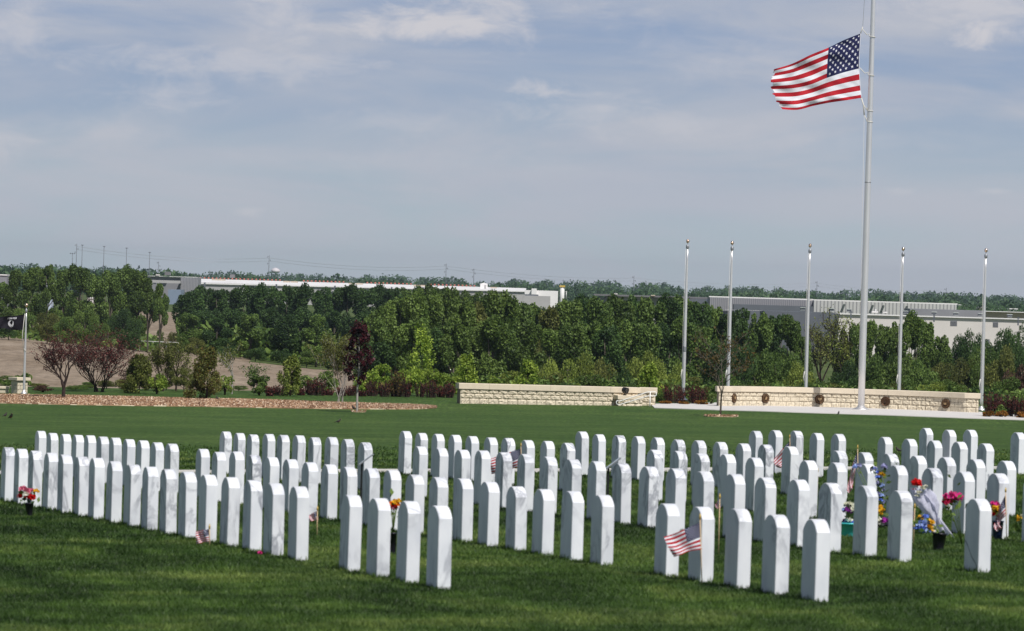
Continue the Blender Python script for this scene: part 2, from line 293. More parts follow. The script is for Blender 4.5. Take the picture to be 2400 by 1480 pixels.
def marble():
    m,t,o=newmat('marble'); p=NN(t,'ShaderNodeBsdfPrincipled'); p.inputs['Roughness'].default_value=.6; p.inputs['Specular IOR Level'].default_value=.25; t.links.new(p.outputs[0],o.inputs[0])
    c=NN(t,'ShaderNodeTexCoord'); oi=NN(t,'ShaderNodeObjectInfo'); cb=NN(t,'ShaderNodeCombineXYZ')
    for i,k in enumerate((37.,91.,53.)):
        mm=NN(t,'ShaderNodeMath',operation='MULTIPLY'); mm.inputs[1].default_value=k; t.links.new(oi.outputs['Random'],mm.inputs[0]); t.links.new(mm.outputs[0],cb.inputs[i])
    ad=NN(t,'ShaderNodeVectorMath',operation='ADD'); t.links.new(c.outputs['Object'],ad.inputs[0]); t.links.new(cb.outputs[0],ad.inputs[1])
    mp=NN(t,'ShaderNodeMapping'); mp.inputs['Rotation'].default_value=(R(35),R(40),R(20)); mp.inputs['Scale'].default_value=(1,1,.45); t.links.new(ad.outputs[0],mp.inputs[0])
    n=NN(t,'ShaderNodeTexNoise'); n.inputs['Scale'].default_value=3.2; n.inputs['Detail'].default_value=6; n.inputs['Roughness'].default_value=.6; n.inputs['Distortion'].default_value=1.1; t.links.new(mp.outputs[0],n.inputs['Vector'])
    s=NN(t,'ShaderNodeMath',operation='SUBTRACT'); s.inputs[1].default_value=.5; t.links.new(n.outputs[0],s.inputs[0])
    ab=NN(t,'ShaderNodeMath',operation='ABSOLUTE'); t.links.new(s.outputs[0],ab.inputs[0])
    rp=NN(t,'ShaderNodeValToRGB'); e=rp.color_ramp.elements; e[0].position=0; e[0].color=(.42,.43,.46,1); e[1].position=.055; e[1].color=(1,1,1,1); t.links.new(ab.outputs[0],rp.inputs[0])
    n2=NN(t,'ShaderNodeTexNoise'); n2.inputs['Scale'].default_value=1.6; n2.inputs['Detail'].default_value=4; t.links.new(ad.outputs[0],n2.inputs['Vector'])
    r2=NN(t,'ShaderNodeMapRange'); r2.inputs[1].default_value=.47; r2.inputs[2].default_value=.64; t.links.new(n2.outputs[0],r2.inputs[0])
    n3=NN(t,'ShaderNodeTexNoise'); n3.inputs['Scale'].default_value=5; n3.inputs['Detail'].default_value=5; t.links.new(mp.outputs[0],n3.inputs['Vector'])
    r3=NN(t,'ShaderNodeValToRGB'); r3.color_ramp.elements[0].color=(.62,.64,.69,1); r3.color_ramp.elements[1].color=(.76,.775,.81,1); r3.color_ramp.elements[0].position=.3; r3.color_ramp.elements[1].position=.6; t.links.new(n3.outputs[0],r3.inputs[0])
    mx=NN(t,'ShaderNodeMix',data_type='RGBA',blend_type='MULTIPLY'); t.links.new(r2.outputs[0],mx.inputs[0]); t.links.new(r3.outputs[0],mx.inputs[6]); t.links.new(rp.outputs[0],mx.inputs[7])
    # warm stain just above the grass on some
    hs=NN(t,'ShaderNodeHueSaturation'); mr=NN(t,'ShaderNodeMapRange'); mr.inputs[3].default_value=.93; mr.inputs[4].default_value=1.03; t.links.new(oi.outputs['Random'],mr.inputs[0]); t.links.new(mr.outputs[0],hs.inputs['Value'])
    t.links.new(mx.outputs[2],hs.inputs['Color']); t.links.new(hs.outputs[0],p.inputs['Base Color']); return m
MARBLE=marble()

def ramp_noise(t,co,scale,stretch,stops,detail=5,rough=.55,dist=0,rot=0):
    mp=NN(t,'ShaderNodeMapping',vector_type='TEXTURE'); mp.inputs['Scale'].default_value=tuple(1/s for s in stretch); mp.inputs['Rotation'].default_value=(0,0,rot); t.links.new(co,mp.inputs[0])
    n=NN(t,'ShaderNodeTexNoise'); n.inputs['Scale'].default_value=scale; n.inputs['Detail'].default_value=detail; n.inputs['Roughness'].default_value=rough; n.inputs['Distortion'].default_value=dist; t.links.new(mp.outputs[0],n.inputs['Vector'])
    rp=NN(t,'ShaderNodeValToRGB'); e=rp.color_ramp.elements
    while len(e)<len(stops): e.new(.5)
    for i,(p,c) in enumerate(stops): e[i].position=p; e[i].color=(*c,1)
    t.links.new(n.outputs[0],rp.inputs[0]); return rp.outputs[0],n.outputs[0]
def mul(t,a,b,f=1.0,mode='MULTIPLY'):
    mx=NN(t,'ShaderNodeMix',data_type='RGBA',blend_type=mode); mx.inputs[0].default_value=f
    t.links.new(a,mx.inputs[6]); t.links.new(b,mx.inputs[7]); return mx.outputs[2]
ROWA0=R(14.6455)
def grass_colour(t,co,soft=False):
    if soft:
        base,_=ramp_noise(t,co,.5,(.6,.3,1),[(.35,(.046,.090,.019)),(.50,(.058,.106,.023)),(.66,(.078,.128,.031))],5,.55,.5,R(8))
        lines,_=ramp_noise(t,co,1.0,(.10,1.6,1),[(.38,(.84,.86,.84)),(.62,(1.14,1.12,1.08))],4,.6,.2,R(2)); return mul(t,base,lines)
    base,_=ramp_noise(t,co,.9,(.7,.42,1),[(.37,(.020,.044,.010)),(.50,(.054,.104,.022)),(.63,(.128,.176,.052))],6,.58,.9,R(8))
    fine,_=ramp_noise(t,co,5,(1,.6,1),[(.3,(.66,.72,.66)),(.7,(1.22,1.18,1.12))],4,.6)
    streak,_=ramp_noise(t,co,1.0,(1.5,.11,1),[(.38,(.58,.64,.6)),(.62,(1.28,1.2,1.1))],5,.6,.3,ROWA0)
    lines,_=ramp_noise(t,co,1.0,(.12,1.3,1),[(.38,(.80,.82,.80)),(.62,(1.16,1.14,1.1))],4,.6,.2,R(2))
    return mul(t,mul(t,mul(t,base,fine),streak),lines)
def lawnmat():
    m,t,o=newmat('lawn'); p=NN(t,'ShaderNodeBsdfPrincipled'); p.inputs['Roughness'].default_value=.8; p.inputs['Specular IOR Level'].default_value=.15; t.links.new(p.outputs[0],o.inputs[0])
    ge=NN(t,'ShaderNodeNewGeometry'); c=grass_colour(t,ge.outputs['Position'],True)
    sp,_=ramp_noise(t,ge.outputs['Position'],13,(.8,.09,1),[(.38,(.66,.68,.66)),(.55,(.98,.98,.98)),(.68,(1.6,1.55,1.4))],3,.7)
    t.links.new(mul(t,c,sp),p.inputs['Base Color'])
    n=NN(t,'ShaderNodeTexNoise'); n.inputs['Scale'].default_value=9; n.inputs['Detail'].default_value=6; n.inputs['Roughness'].default_value=.75; t.links.new(ge.outputs['Position'],n.inputs['Vector'])
    b=NN(t,'ShaderNodeBump'); b.inputs['Strength'].default_value=.9; b.inputs['Distance'].default_value=.05; t.links.new(n.outputs[0],b.inputs['Height']); t.links.new(b.outputs[0],p.inputs['Normal']); return m
def blademat():
    m,t,o=newmat('grass_blades'); ge=NN(t,'ShaderNodeNewGeometry'); c=grass_colour(t,ge.outputs['Position'])
    a=NN(t,'ShaderNodeAttribute',attribute_name='lv'); rp=NN(t,'ShaderNodeValToRGB'); e=rp.color_ramp.elements; e[0].color=(1.0,1.03,1.0,1); e[1].color=(1.75,1.75,1.6,1); t.links.new(a.outputs['Fac'],rp.inputs[0])
    c=mul(t,c,rp.outputs[0]); p=NN(t,'ShaderNodeBsdfPrincipled'); p.inputs['Roughness'].default_value=.5; p.inputs['Specular IOR Level'].default_value=.3
    tr=NN(t,'ShaderNodeBsdfTranslucent'); mx=NN(t,'ShaderNodeMixShader'); mx.inputs[0].default_value=.35
    t.links.new(c,p.inputs['Base Color']); t.links.new(c,tr.inputs['Color']); t.links.new(p.outputs[0],mx.inputs[1]); t.links.new(tr.outputs[0],mx.inputs[2]); t.links.new(mx.outputs[0],o.inputs[0]); return m
def farmmat():
    m,t,o=newmat('farmland'); p=NN(t,'ShaderNodeBsdfPrincipled'); p.inputs['Roughness'].default_value=.95; p.inputs['Specular IOR Level'].default_value=.1; t.links.new(p.outputs[0],o.inputs[0])
    ge=NN(t,'ShaderNodeNewGeometry'); co=ge.outputs['Position']
    tan,_=ramp_noise(t,co,.25,(.5,.12,1),[(.3,(.19,.145,.10)),(.5,(.255,.205,.155)),(.7,(.33,.27,.21))],8,.75)
    speck,_=ramp_noise(t,co,1.3,(1,.12,1),[(.38,(.74,.72,.70)),(.64,(1.22,1.2,1.18))],5,.85)
    tan=mul(t,tan,speck)
    gr,_=ramp_noise(t,co,.08,(1,.4,1),[(.3,(.05,.08,.022)),(.7,(.10,.125,.045))],7,.6)
    at=NN(t,'ShaderNodeAttribute',attribute_name='tan'); mx=NN(t,'ShaderNodeMix',data_type='RGBA')
    _,nz=ramp_noise(t,co,.05,(1,.3,1),[(0,(0,0,0)),(1,(1,1,1))],5)
    s=NN(t,'ShaderNodeMath',operation='MULTIPLY_ADD'); s.inputs[1].default_value=.5; t.links.new(nz,s.inputs[0]); t.links.new(at.outputs['Fac'],s.inputs[2])
    mr=NN(t,'ShaderNodeMapRange'); mr.inputs[1].default_value=.7; mr.inputs[2].default_value=.8; t.links.new(s.outputs[0],mr.inputs[0])
    t.links.new(mr.outputs[0],mx.inputs[0]); t.links.new(gr,mx.inputs[6]); t.links.new(tan,mx.inputs[7]); t.links.new(mx.outputs[2],p.inputs['Base Color']); return m
LAWN=lawnmat(); BLADE=blademat(); FARM=farmmat()
def mulchmat():
    m,t,o=newmat('mulch'); p=NN(t,'ShaderNodeBsdfPrincipled'); p.inputs['Roughness'].default_value=.9; t.links.new(p.outputs[0],o.inputs[0])
    a=NN(t,'ShaderNodeAttribute',attribute_name='lv'); rp=NN(t,'ShaderNodeValToRGB'); e=rp.color_ramp.elements
    e[0].position=0; e[0].color=(.20,.11,.065,1); e[1].position=1; e[1].color=(.80,.66,.50,1); e.new(.55).color=(.44,.275,.165,1); t.links.new(a.outputs['Fac'],rp.inputs[0]); t.links.new(rp.outputs[0],p.inputs['Base Color']); return m
MULCH=mulchmat()
# ------------------------------------------------------------------ ground
def terrain(name,ys,xf,nx,matl,tanf=None):
    V=[];nyy=len(ys)
    for y in ys:
        X=np.linspace(-1,1,nx)*xf(y); Z=G(X,np.full(nx,y))
        V.append(np.stack([X,np.full(nx,y),Z],1))
    V=np.concatenate(V); fs=[(j*nx+i,j*nx+i+1,(j+1)*nx+i+1,(j+1)*nx+i) for j in range(nyy-1) for i in range(nx-1)]
    me=bpy.data.meshes.new(name); me.from_pydata(V.tolist(),[],fs); me.materials.append(matl); me.polygons.foreach_set('use_smooth',[True]*len(fs))
    if tanf is not None:
        at=me.attributes.new('tan','FLOAT','POINT'); at.data.foreach_set('value',tanf(V[:,0],V[:,1]).astype(np.float32))
    me.update(); o=bpy.data.objects.new(name,me); COL.objects.link(o); tag(o,kind='structure'); return o
terrain('lawn',np.concatenate([np.arange(0,90,.75),np.arange(90,228.1,2)]),lambda y:14+y*.22,90,LAWN)
def tanf(x,y):
    ang=x/y*12000+1200
    a=np.where((y>240)&(y<602)&(ang<820),1.,0.); b=np.where((y>=602)&(y<1050)&(ang<560),1.,0.); return np.maximum(a,b)
terrain('farmland',np.concatenate([np.arange(228,320,4),np.arange(320,640,8),np.arange(640,1100,20),np.arange(1100,9001,300)]),lambda y:62+(y-228)*.28,110,FARM,tanf)

rng=np.random.default_rng(5)
def grass_blades():
    V=[];LV=[]
    bands=[(29.5,33,3300),(33,38,3000),(38,44,1900),(44,52,1250),(52,62,800),(62,74,480),(74,92,230)]
    for y0,y1,dens in bands:
        xm=y1*.105+.3; n=int(dens*(y1-y0)*2*xm); y=y0+(y1-y0)*rng.random(n); x=(rng.random(n)*2-1)*xm
        x=x-.0*y; keep=np.ones(n,bool)
        if y0>=74: keep=rng.random(n)>(y-74)/18
        x=x[keep];y=y[keep];n=len(x); z=G(x,y); k=np.sqrt(2600/dens)
        h=(.014+.018*rng.random(n))*(1+.12*(k-1)); wd=.0032*k*(.7+.6*rng.random(n)); a=rng.random(n)*np.pi
        # tufts: taller where a slow noise is high
        h*=1+.35*np.sin(x*7+np.sin(y*3)*2)*np.sin(y*5+np.cos(x*4))
        la=rng.random(n)*2*np.pi; ll=h*(.3+1.1*rng.random(n))
        p0=np.stack([x-np.cos(a)*wd,y-np.sin(a)*wd,z-.004],1); p1=np.stack([x+np.cos(a)*wd,y+np.sin(a)*wd,z-.004],1)
        p2=np.stack([x+np.cos(la)*ll,y+np.sin(la)*ll,z+h],1)
        V.append(np.stack([p0,p1,p2],1).reshape(-1,3)); LV.append(rng.random(n)**1.6)
    # uncut tufts the mower leaves against the stones
    for (rw,k,sx,sy,dz) in STONES:
        n=150; per=rng.random(n)*.86; u=np.where(per<.33,per-.165,np.where(per<.43,.165,np.where(per<.76,.595-per,-.165))); v=np.where(per<.33,-.05,np.where(per<.43,per-.38,np.where(per<.76,.05,.81-per)))
        v=v+np.sign(v)*np.abs(rng.normal(size=n))*.015; u=u+np.sign(u)*(np.abs(u)>.16)*np.abs(rng.normal(size=n))*.015
        ca,sa=math.cos(ROWA),math.sin(ROWA); x=sx+v*ca-u*sa; y=sy+v*sa+u*ca; z=G(x,y); h=.022+.035*rng.random(n)**1.5; wd=.0035*(.7+.6*rng.random(n))*(sy/38)**.5; a=rng.random(n)*np.pi; la=rng.random(n)*6.283; ll=h*.5*rng.random(n)
        V.append(np.stack([np.stack([x-np.cos(a)*wd,y-np.sin(a)*wd,z-.004],1),np.stack([x+np.cos(a)*wd,y+np.sin(a)*wd,z-.004],1),np.stack([x+np.cos(la)*ll,y+np.sin(la)*ll,z+h],1)],1).reshape(-1,3)); LV.append(rng.random(n))
    V=np.concatenate(V);LV=np.concatenate(LV); me=quads_mesh('grass',V,len(LV),BLADE,LV,3)
    o=bpy.data.objects.new('grass',me); COL.objects.link(o); tag(o,'short mown green grass between the white headstones','grass',kind='stuff'); print('blades',len(LV))
grass_blades()

# concrete strip behind the rows, plaza, mulch
def strip(name,pts_front,pts_back,h,m,kind='structure',n=60,sink=.1):
    mb=MB(); 
    def lerp(pts,t):
        k=t*(len(pts)-1); i=min(int(k),len(pts)-2); return Vector(pts[i]).lerp(Vector(pts[i+1]),k-i)
    rows=[]
    for i in range(n+1):
        a=lerp(pts_front,i/n); b=lerp(pts_back,i/n); za=g(a.x,a.y); zb=g(b.x,b.y)
        rows.append([(a.x,a.y,za-sink),(a.x,a.y,za+h),(b.x,b.y,zb+h),(b.x,b.y,zb-sink)])
    vs=[p for r in rows for p in r]; fs=[]
    for i in range(n):
        for j in range(3): fs.append((i*4+j,i*4+4+j,i*4+5+j,i*4+1+j))
    fs+=[(0,1,2,3),(n*4+3,n*4+2,n*4+1,n*4)]
    mb.add(vs,fs); o=mb.build(name,m); tag(o,kind=kind); return o
A=hit(870,1108); B=hit(2420,1101)
dd=(B-A).normalized(); off=Vector((-dd.y,dd.x,0))*.16
A2=A-dd*6; B2=B+dd*3
strip('kerb',[A2-off,B2-off],[A2+off,B2+off],.045,CONC,n=120)
fr=[hit(1534,957.5,100),hit(1680,962.5,100),hit(1850,967.5,100),hit(2050,973.5,100),hit(2250,981,100),hit(2420,986.5,100),hit(2600,992,100)]
bk=[Vector((p.x,y,0)) for p,y in zip(fr,[213,216.5,220,221,219,210.5,207.5])]
strip('plaza',fr,bk,.03,CONC,n=80)

def mulch(name,front,back,nchips,label_kind='structure'):
    o=strip(name,front,back,.035 if name=='mulch_bed' else .012,MULCH,n=100)
    # chips as geometry in the same sheet
    me=o.data
    pts=[];n=nchips; r=np.random.default_rng(nchips)
    t=r.random(n); s=r.random(n)
    def lerpa(P_,t):
        P_=np.array([[p[0],p[1]] for p in P_]); k=t*(len(P_)-1); i=np.minimum(k.astype(int),len(P_)-2); f=(k-i)[:,None]; return P_[i]*(1-f)+P_[i+1]*f
    a=lerpa(front,t); b=lerpa(back,t); c=a*(1-s[:,None])+b*s[:,None]
    z=G(c[:,0],c[:,1])+.04+.03*r.random(n)*np.minimum(1,4*np.minimum(s,1-s)+.2); C=np.stack([c[:,0],c[:,1],z],1)
    V=leafquads(C,.055,r); m2=quads_mesh(name+'_chips',V,n,MULCH,r.random(n)**1.3)
    ch=bpy.data.objects.new('wood_chips',m2); COL.objects.link(ch); tag(ch,{'mulch_bed':'reddish wood chips spread over the long mulch bed','mulch_ring':'tan wood chips heaped round the foot of the bare young tree','mulch_patch':'few pale wood chips round the foot of the maroon tree'}[name],'wood chips',kind='stuff')
xs=[-60,0,150,300,450,600,750,880,960,1000,1022]
fy=[945,946,949.5,952,953.5,956.5,959,960,960,959,957.5]; by=[926.5,926.5,929,932,936,938.5,944,948.5,951,953.5,956.5]
mulch('mulch_bed',[hit(x,y,100) for x,y in zip(xs,fy)],[hit(x,y,100) for x,y in zip(xs,by)],60000)
def ring(name,px,py,rx,ry,n):
    c=hit(px,py,100); th=np.linspace(0,math.pi,13)
    mulch(name,[(c.x-rx*math.cos(a),c.y-ry*math.sin(a)) for a in th],[(c.x-rx*math.cos(a),c.y+ry*math.sin(a)) for a in th],n)
    return c
RINGA=ring('mulch_ring',1690,977,.62,.8,420); RINGB=ring('mulch_patch',840,966.5,.26,.3,60)

# ------------------------------------------------------------------ headstones
def ordn(n):
    w1=['zeroth','first','second','third','fourth','fifth','sixth','seventh','eighth','ninth','tenth','eleventh','twelfth','thirteenth','fourteenth','fifteenth','sixteenth','seventeenth','eighteenth','nineteenth','twentieth']
    if n<=20: return w1[n]
    if n<30: return 'twenty-'+w1[n-20]
    if n==30: return 'thirtieth'
    return 'thirty-'+w1[n-30]
def stone_mesh(seed):
    r=random.Random(seed); W=.33;T=.10;H=.569+.14; sag=.085; b=.004; n=18
    def outline(ins):
        w2=W/2-ins; Ht=H-ins; s=sag
        Rr=(w2*w2+s*s)/(2*s); pts=[(-w2,0)]
        a0=math.asin(min(1,w2/Rr))
        for i in range(n+1):
            a=-a0+2*a0*i/n; pts.append((Rr*math.sin(a),Ht-Rr+Rr*math.cos(a)))
        pts.append((w2,0)); return pts
    mb=MB(); o0=outline(b); o1=outline(0); k=len(o0)
    lay=[(-T/2,o0),(-T/2+b,o1),(T/2-b,o1),(T/2,o0)]; vs=[]
    for x,oo in lay: vs+=[(x,p[0],p[1]-.14) for p in oo]
    fs=[tuple(range(k)),tuple(range(4*k-1,3*k-1,-1))]
    mb.add(vs,fs); base=0; f2=[]
    for l in range(3):
        for i in range(k-1): f2.append((l*k+i+1,l*k+i,(l+1)*k+i,(l+1)*k+i+1))
    mb.f+=f2; mb.m+=[0]*len(f2); mb.sm+=[(2<i%(k-1)<k-4) for i in range(len(f2))]
    return mb
smb=stone_mesh(1); proto=smb.build('headstone',MARBLE)
rowcount={}
for a in STONES: rowcount.setdefault(a[0],[]).append(a[1])
ROWN={1:'leftmost long row',2:'second row from the left',3:'third row from the left',4:'fourth row from the left',5:'fifth row from the left',6:'sixth row from the left',7:'last short row at far right'}
EXTRA={(1,1):'behind the pink and red flowers in a black cone',(1,12):'behind the small drooping flag',(2,33):'with the leaning striped flag in front',(3,32):'standing alone at the right with a diagonal grey streak',
 (2,22):'behind the orange flowers',(1,21):'nearest of all with a clear gap to its right',(1,0):'at the left edge of the photo'}
rs=random.Random(3)
for idx,(rw,k,x,y,dz) in enumerate(STONES):
    o=proto if idx==0 else proto.copy()
    if idx: COL.objects.link(o)
    own=max(-.03,min(.03,dz*.01-float(corr(x,y))))
    o.location=(x,y,g(x,y)+own); o.rotation_euler=(R(rs.gauss(0,.35)),R(rs.gauss(0,.35)),ROWA+R(rs.gauss(0,.5)))
    ks=sorted(rowcount[rw]); n_far=ks.index(k)+1; n_near=len(ks)-ks.index(k)
    lab='white marble headstone '
    if n_near<=n_far: lab+=('nearest to the viewer' if n_near==1 else ordn(n_near)+' from the near end')
    else: lab+=('farthest back' if n_far==1 else ordn(n_far)+' from the far end')
    lab+=' in the '+ROWN[rw]
    if (rw,k) in EXTRA: lab='white marble headstone '+EXTRA[(rw,k)]
    tag(o,lab,'headstone','white marble headstones in rows')
lone=[o for o in COL.objects if o.get('label','').startswith('white marble headstone standing alone')][0]
mb=MB(); n=10; q=[]  # thin dark diagonal strip across the broad face
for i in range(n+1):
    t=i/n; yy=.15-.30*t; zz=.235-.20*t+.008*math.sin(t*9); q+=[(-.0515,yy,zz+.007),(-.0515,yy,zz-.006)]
mb.add(q,[(2*i,2*i+1,2*i+3,2*i+2) for i in range(n)]); mb.build('dark_streak',mat('grey_streak',(.20,.21,.24),.7),lone)
# one more at the right edge
for (x,y,lab) in ((4.66,45.2,'white marble headstone cut by the right edge of the photo beside yellow green stems'),):
    o=proto.copy(); COL.objects.link(o); o.location=(x,y,g(x,y)+.01); o.rotation_euler=(0,0,ROWA); tag(o,lab,'headstone','white marble headstones in rows')

# ------------------------------------------------------------------ flags
RED=(.50,.018,.030); WHT=(.86,.86,.92); BLU=(.018,.022,.085)
def cloth(name,c,trans=.28,var=.05):
    m,t,o=newmat(name); co=NN(t,'ShaderNodeTexCoord'); rp,_=ramp_noise(t,co.outputs['Object'],40,(1,1,1),[(.3,tuple(x*(1-var) for x in c)),(.7,tuple(min(1,x*(1+var)) for x in c))])
    d=NN(t,'ShaderNodeBsdfPrincipled'); d.inputs['Roughness'].default_value=.75; d.inputs['Specular IOR Level'].default_value=.2; tr=NN(t,'ShaderNodeBsdfTranslucent'); mx=NN(t,'ShaderNodeMixShader'); mx.inputs[0].default_value=trans
    t.links.new(rp,d.inputs['Base Color']); t.links.new(rp,tr.inputs['Color']); t.links.new(d.outputs[0],mx.inputs[1]); t.links.new(tr.outputs[0],mx.inputs[2]); t.links.new(mx.outputs[0],o.inputs[0]); return m
CR,CW,CB=cloth('red_cloth',RED),cloth('white_cloth',WHT),cloth('blue_cloth',BLU); CK=cloth('black_cloth',(.008,.007,.012),.1)
def usflag(root,fn,nu=52,per=4,org=(0,0,0),star=.054,eps=.012):
    """fn(u,v)->Vector; u from hoist to fly, v from top to bottom."""
    nv=13*per; uc=.40; O=Vector(org)
    st=MB(); ca=MB()
    def cell(mb,u0,u1,v0,v1,nu_,nv_,m):
        mb.grid(nu_,nv_,lambda a,b:fn(u0+(u1-u0)*a,v0+(v1-v0)*b)-O,m)
    nc=int(nu*uc)
    for s in range(13):
        v0,v1=s/13,(s+1)/13; m=0 if s%2==0 else 1
        cell(st,uc if s<7 else 0,1,v0,v1,nu-nc if s<7 else nu,per,m)
    st.build('stripes',[CR,CW],root); 
    cell(ca,0,uc,0,7/13,nc,7*per,0); co=ca.build('canton',CB,root)
    sb=MB()
    for rrow in range(9):
        cnt=6 if rrow%2==0 else 5
        for i in range(cnt):
            cu=uc*((i*2+(1 if cnt==6 else 2))/12); cv=(7/13)*((rrow+1)/10)
            for side in (-1,1):
                pts=[]
                for j in range(10):
                    a=-math.pi/2+j*math.pi/5; rr=star/2*(1 if j%2==0 else .4)*1.0
                    u=cu+rr*math.cos(a)/1.6; v=cv+rr*math.sin(a)
                    du=(fn(u+.004,v)-fn(u-.004,v)); dv=(fn(u,v+.004)-fn(u,v-.004)); nn=du.cross(dv).normalized()
                    pts.append(fn(u,v)-O+nn*eps*side)
                sb.add(pts,[tuple(range(10))] if side>0 else [tuple(range(9,-1,-1))])
    sb.build('stars',CW,root)
def bez(pts,t):     # smooth interpolation through list of (t,value)
    return np.interp(t,[p[0] for p in pts],[p[1] for p in pts])
def catmull(ts,vs,t):
    i=max(0,min(len(ts)-2,int(np.searchsorted(ts,t))-1)); t0,t1=ts[i],ts[i+1]; f=(t-t0)/(t1-t0)
    p0=vs[max(i-1,0)];p1=vs[i];p2=vs[i+1];p3=vs[min(i+2,len(vs)-1)]
    return .5*((2*p1)+(-p0+p2)*f+(2*p0-5*p1+4*p2-p3)*f*f+(-p0+3*p1-3*p2+p3)*f**3)
def flagfn(ctrl,us,d,depth,wave):
    """ctrl: for each u a list of three (px,py) top/mid/bottom"""
    cv=[0,.5,1]
    C=[[Vector((a[0],a[1],0)) for a in col] for col in ctrl]
    def fn(u,v):
        col=[catmull(us,[C[i][j] for i in range(len(us))],u) for j in range(3)]
        p=catmull(cv,col,v)
        return P(p.x,p.y,d+depth(u,v)+wave(u,v))
    return fn
# great flag
def wv(u,v):
    a=.62*(.15*math.sin(u*9+v*3.2+.5*math.sin(v*6))+.10*math.sin(u*15-v*8+1)+.06*math.sin(u*5+v*17)+.05*math.sin(u*24+v*19))*min(1,u*3+.12)
    b=.5+.5*math.sin(24*(v*1.0+u*.85)+1.2*math.sin(u*7)); return a+.055*(b**3)*max(0,1-abs(u-.22)*2.6)+.05*(.5+.5*math.sin(17*(v*.8-u*1.1)))**4*min(1,u*1.5)
us=[0,.2,.4,.6,.8,1]
ctrl=[[(2017,79),(2013.5,155),(2018.7,230)],[(1979,94),(1976,165),(1980,236)],[(1942,112),(1938,178),(1942,241.5)],[(1900,129),(1899,194),(1905,249)],[(1856,150),(1858,203),(1868,258)],[(1813,163),(1805,206),(1828,256)]]
def ragged(fn,seed,amt=.02):
    r=random.Random(seed); tab=[r.random() for _ in range(80)]
    def f2(u,v):
        if u>.9: u=u-(u-.9)/.1*amt*tab[int(v*39.9)]
        return fn(u,v)
    return f2
mf=flagfn(ctrl,us,211.2,lambda u,v:-1.9*u+.5*u*v,wv)
fo=P(2018,155,211.2)
FLAG=empty('american_flag',fo,'large american flag streaming left from the tall pole at half staff','flag'); usflag(FLAG,ragged(mf,4,.045),84,5,fo)
gr=MB(); gr.tube([mf(0,v)-fo for v in np.linspace(0,1,16)],.016,6); gr.build('header_tape',CW,FLAG)

# main pole
def pole(name,px,pytop,d,r0,r1,label,group=None,finial=True,base=None,extra=None,lean=0.0,top=None):
    b=gp(px,d) if base is None else base
    tp=P(px,pytop,d) if top is None else None
    H=(tp.z-b.z) if top is None else top
    tx=lean
    root=empty(name,b,label,'flagpole',group)
    mb=MB(); n=14; mb.tube([(tx*H*i/n,0,H*i/n-(.1 if i==0 else 0)) for i in range(n+1)],[r0+(r1-r0)*max(0,(i/n-.25)/.75)**1.1 for i in range(n+1)],20); mb.build('shaft',STEEL,root)
    fl=MB(); fl.lathe((0,0,0),[(r0*2.6,.02),(r0*2.6,.05),(r0*1.9,.09),(r0*1.25,.13),(r0*1.05,.2)],24); fl.build('base_collar',STEEL,root)
    if finial:
        tr=MB(); tr.lathe((tx*H,0,H),[(r1*1.1,-.02),(r1*1.7,.0),(r1*1.7,.10),(r1*1.2,.14),(r1*.4,.16),(r1*.4,.24)],14); tr.build('truck',STEELG,root)
        fb=MB(); fb.lathe((tx*H,0,H+.30),[(.072*math.sin(a),-.085*math.cos(a)) for a in np.linspace(.05,math.pi-.05,10)],14); fb.build('finial_ball',GOLD,root)
    return root,b,H
pc=empty
MP,mb_,mh=pole('flagpole',2018,0,211.2,.138,.055,'tall thick aluminium flagpole flying the large american flag',base=None,top=25.0)
# halyard loops of the great flag
hy=MB(); o=mb_
def rel(p): return p-Vector(o)
top=mf(0,0); bot=mf(0,1); mid=mf(0,.52)
def px_at(p): return p
polex=lambda z: Vector((mb_.x,mb_.y,z))
def loop(p,dz):
    q=polex(p.z-dz); m=(p+q)/2+Vector((0,0,-.12)); a=[rel(p),rel(p.lerp(m,.6)),rel(m),rel(q+Vector((-.13,-.02,.05)))]
    for t in np.linspace(math.pi,2.3*math.pi,7): a.append(rel(q+Vector((.13*math.cos(t),.13*math.sin(t),-.05-.04*(t-math.pi)/math.pi))))
    return a
hy.tube(loop(top+Vector((.05,0,.2)),.25),.018,5); hy.tube(loop(mid,.25),.018,5); hy.tube(loop(bot+Vector((.08,0,-.25)),.2),.018,5); hy.tube(loop(bot+Vector((.12,0,-.65)),.25),.018,5)
hy.tube([rel(top),rel(top+Vector((.08,0,.28)))],.02,5); hy.tube([rel(bot),rel(bot+Vector((.1,0,-.3))),rel(bot+Vector((.14,0,-.7)))],.028,5)
hy.tube([rel(top+Vector((.08,0,.28))),Vector((-.12,-.1,mh-.1))],.006,4); hy.tube([rel(bot+Vector((.14,0,-.7))),Vector((-.15,-.02,5)),Vector((-.15,-.02,1.4))],.006,4)
hy.build('halyard',ROPE,MP)
sn=MB(); sn.box((0,0,mh),(.2,.2,.2)); sn.v=[];sn.f=[];sn.m=[];sn.sm=[]; sn.lathe((0,0,mh+.3),[(.15*math.sin(a),-.15*math.cos(a)) for a in np.linspace(.05,math.pi-.05,12)],18); 
# joint line half way up
jl=MB(); jz=P(2034,428,211.2).z-mb_.z; rr_=.138+(.055-.138)*max(0,(jz/mh-.25)/.75)**1.1; jl.lathe((0,0,jz),[(rr_+.004,-.02),(rr_+.006,0),(rr_+.004,.02)],20); jl.build('sleeve_joint',STEELG,MP)

